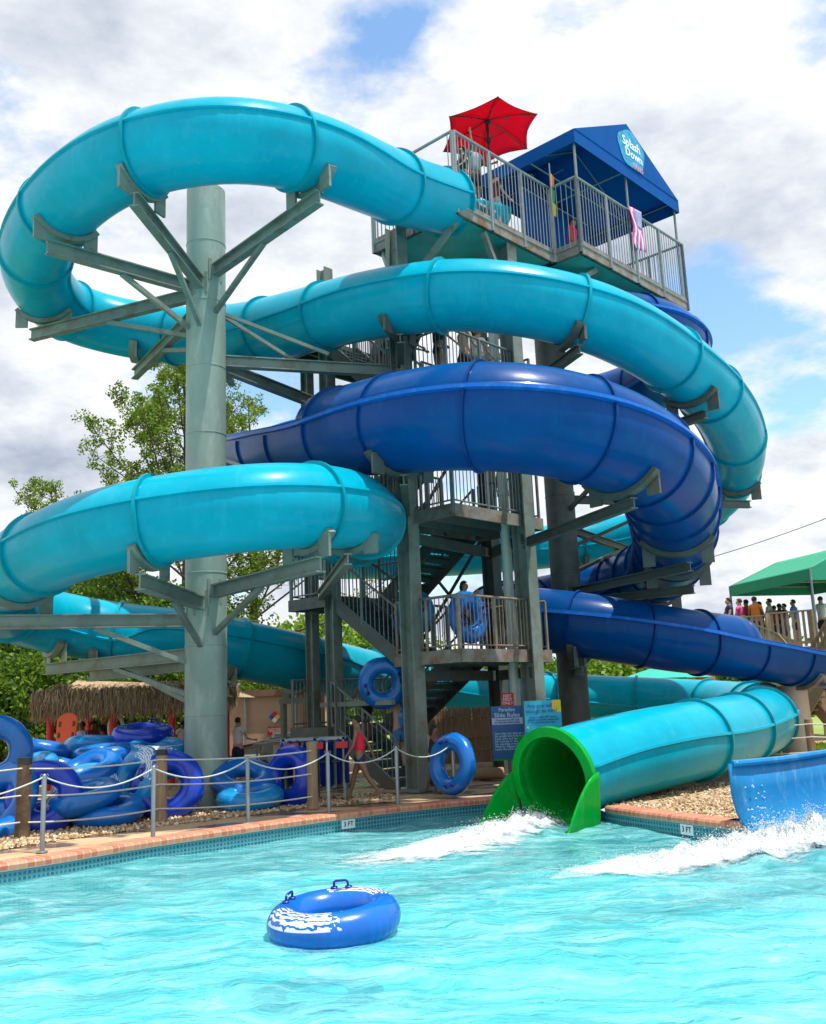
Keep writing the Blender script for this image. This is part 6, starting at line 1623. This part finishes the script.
# ------------------------------------------------------------------ trees
def rvec(rnd): 
    while True:
        q = V((rnd.uniform(-1, 1), rnd.uniform(-1, 1), rnd.uniform(-1, 1)))
        if .01 < q.length < 1: return q
def leaf_clump(mb, c_, r, n, size, rnd, flat=.7, droop=0):
    for _ in range(n):
        q = rvec(rnd); p = c_ + V((q.x * r, q.y * r, q.z * r * flat)); d = (rvec(rnd) + q * .5).normalized() * size * rnd.uniform(.6, 1.3); w_ = d.cross(rvec(rnd)).normalized() * size * .35
        mb.add([p, p + d * .5 + w_, p + d, p + d * .5 - w_], [(0, 1, 2, 3)])
def tree(name, label, base, h, cr, nclump, lpc, leaf, mat_, seed, crown0=.3, shape='round', group=None, trunk_r=None, clump_r=None):
    rnd = random.Random(seed); t = thing(name, label, 'tree', tuple(base), group); base = V(base)
    tr = trunk_r or h * .018; mb = MB(); lean = V((rnd.uniform(-.04, .04), rnd.uniform(-.04, .04), 1))
    pts = [base + V((lean.x * h * f + .12 * math.sin(f * 5 + seed), lean.y * h * f, h * f * .92)) for f in [i / 7 for i in range(8)]]
    mb.tube(pts, [tr * (1 - .85 * i / 7) for i in range(8)], 8)
    lm = MB(); cr_r = clump_r or cr * .28
    for i in range(nclump):
        f = crown0 + (1 - crown0) * rnd.random() ** .9; an = rnd.random() * 2 * PI
        if shape == 'cone': rad = cr * (1.05 - f) / (1.05 - crown0)
        elif shape == 'vase': rad = cr * (.35 + .65 * math.sin(PI * min(1, (f - crown0) / (1 - crown0) * .8 + .15)))
        else: rad = cr * math.sqrt(max(0.05, 1 - (2 * (f - crown0) / (1 - crown0) - 1) ** 2))
        rad *= rnd.uniform(.35, 1.08)
        k = min(6, int(f * 7)); st_ = pts[max(0, k - 2)].lerp(pts[max(1, k - 1)], rnd.random())
        c_ = V((pts[k].x + math.cos(an) * rad, pts[k].y + math.sin(an) * rad, base.z + h * f))
        if rnd.random() < .5: mb.tube([st_, st_.lerp(c_, .5) + V((0, 0, -.06 * h * rnd.random())), c_], [tr * .3, tr * .18, tr * .06], 5)
        leaf_clump(lm, c_, cr_r * rnd.uniform(.5, 1.25), int(lpc * rnd.uniform(.6, 1.3)), leaf, rnd, .65)
    mb.build('trunk', M['bark'], t, smooth=True); lm.build('crown', M[mat_], t); return t
# tall tree behind the left column: upswept limbs ending in tufts
def tufted(label, base, h, seed, limbs, mat_='leaf_pine', name='pine_tree'):
    rnd = random.Random(seed); t = thing(name, label, 'tree', tuple(base)); base = V(base); mb = MB(); lm = MB()
    pts = [base + V((.25 * math.sin(f * 3), 0, h * f)) for f in [i / 10 for i in range(11)]]
    mb.tube(pts, [.30 * (1 - .9 * i / 10) for i in range(11)], 8)
    for i in range(limbs):
        f = .28 + .68 * (i + rnd.random()) / limbs; an = rnd.random() * 2 * PI; ln_ = (1 - f) * h * .42 + 1.0
        if rnd.random() < .35: ln_ *= rnd.uniform(1.1, 1.4)
        p0 = base + V((.25 * math.sin(f * 3), 0, h * f)); el = rnd.uniform(.25, .75)
        d = V((math.cos(an) * math.cos(el), math.sin(an) * math.cos(el), math.sin(el)))
        p1 = p0 + d * ln_ * .55 + V((0, 0, -.05 * ln_)); p2 = p0 + d * ln_ + V((0, 0, .12 * ln_))
        mb.tube([p0, p1, p2], [.07 * (1.2 - f), .045 * (1.2 - f), .012], 5)
        for k in range(int(5 + ln_ * 4.0)):
            u = rnd.uniform(.35, 1.0); q = p0.lerp(p1, u * 2) if u < .5 else p1.lerp(p2, u * 2 - 1)
            q2 = q + V((rnd.gauss(0, .35), rnd.gauss(0, .35), rnd.uniform(-.05, .5))) * (1.2 if u < .9 else .6); mb.tube([q, q2], [.014, .006], 4)
            leaf_clump(lm, q2, rnd.uniform(.12, .26), rnd.randint(30, 50), .12, rnd, 1.2)
    mb.build('trunk', M['bark'], t, smooth=True); lm.build('crown', M[mat_], t); return t
b0 = P(180, 705, 40); b0.z = .2; hT = P(186, 352, 40).z
tufted('tall airy green conifer rising behind the left steel column', b0, hT, 21, 58)
b0 = P(48, 705, 47); b0.z = .2; tufted('shorter conifer whose tufts show above the lower aqua loop at left', b0, P(60, 488, 47).z, 5, 26)
b0 = P(250, 705, 46); b0.z = .2; tufted('slim conifer between the steel column and the blue flume', b0, P(250, 405, 46).z, 8, 26)
TL = [(-60, 36, 600, 3.6), (5, 33, 618, 3.0), (60, 38, 590, 3.6), (115, 42, 585, 3.8), (165, 37, 600, 3.4), (215, 44, 600, 3.2), (-10, 50, 590, 4.5), (90, 52, 588, 4.6), (140, 33, 655, 2.2), (30, 30, 668, 1.9)]
TN = ['dense tree at the far left edge beyond the slide', 'leafy tree beside the hut at the left', 'rounded tree behind the left end of the thatched roof', 'tall green tree above the middle of the thatched roof', 'leafy tree just left of the steel column', 'leafy tree just right of the steel column', 'large tree in the back row at far left', 'large tree in the back row above the hut', 'low bushy tree under the aqua tube left of the column', 'low bushy tree left of the orange board']
for k, ((px, Y, ty, cr), lb) in enumerate(zip(TL, TN)):
    b0 = P(px, 705, Y); b0.z = .2; tree('leafy_tree', lb, b0, P(px, ty, Y).z, cr, 120, 110, .17, 'leaf_mid', 40 + k, crown0=.16, group='trees behind the slides')
TR = [(300, 62, 628, 4.2, 'leaf_lime', 'lime green tree left of the tower columns'), (345, 70, 618, 4.8, 'leaf_lime', 'bright lime tree seen through the tower columns'), (385, 64, 632, 4.2, 'leaf_lime', 'lime green tree behind the stairs'), (270, 58, 660, 3.0, 'leaf_lime', 'low lime shrub tree above the tan wall'), (250, 36, 690, 1.4, 'leaf_mid', 'small ornamental tree hanging over the tan wall'), (600, 66, 655, 4.0, 'leaf_mid', 'tree behind the right steel column'), (640, 60, 652, 3.8, 'leaf_lime', 'yellow green tree behind the teal umbrella'), (690, 70, 658, 4.4, 'leaf_mid', 'tree right of the teal umbrella'), (735, 64, 668, 3.6, 'leaf_mid', 'tree below the blue flume at right'), (790, 62, 672, 3.4, 'leaf_mid', 'tree behind the concrete pillar'), (450, 75, 668, 5, 'leaf_mid', 'distant tree behind the bamboo fence at left'), (540, 75, 668, 5, 'leaf_mid', 'distant tree behind the bamboo fence at right'), (850, 60, 660, 4, 'leaf_mid', 'tree at the right edge behind the deck')]
for k, (px, Y, ty, cr, m_, lb) in enumerate(TR):
    b0 = P(px, 703, Y); b0.z = .2; tree('leafy_tree', lb, b0, P(px, ty, Y).z, cr, 70, 70, .34 if Y > 50 else .16, m_, 70 + k, crown0=.1, group='trees behind the slides')
# far wood along the horizon reads as one mass
rnd = random.Random(77); lm = MB()
for i in range(900):
    a = rnd.uniform(-1.15, 1.15); d = rnd.uniform(110, 150); x = math.sin(a) * d; y = math.cos(a) * d
    if y < 20: continue
    leaf_clump(lm, V((x, y, rnd.uniform(.5, 5.5 + 2 * noise.noise(V((a * 6, 0, 0)))))), 3.0, 26, .9, rnd, .7)
props(lm.build('far_wood', M['leaf_mid']), 'distant band of trees along the horizon behind the park', 'wood', kind='stuff')
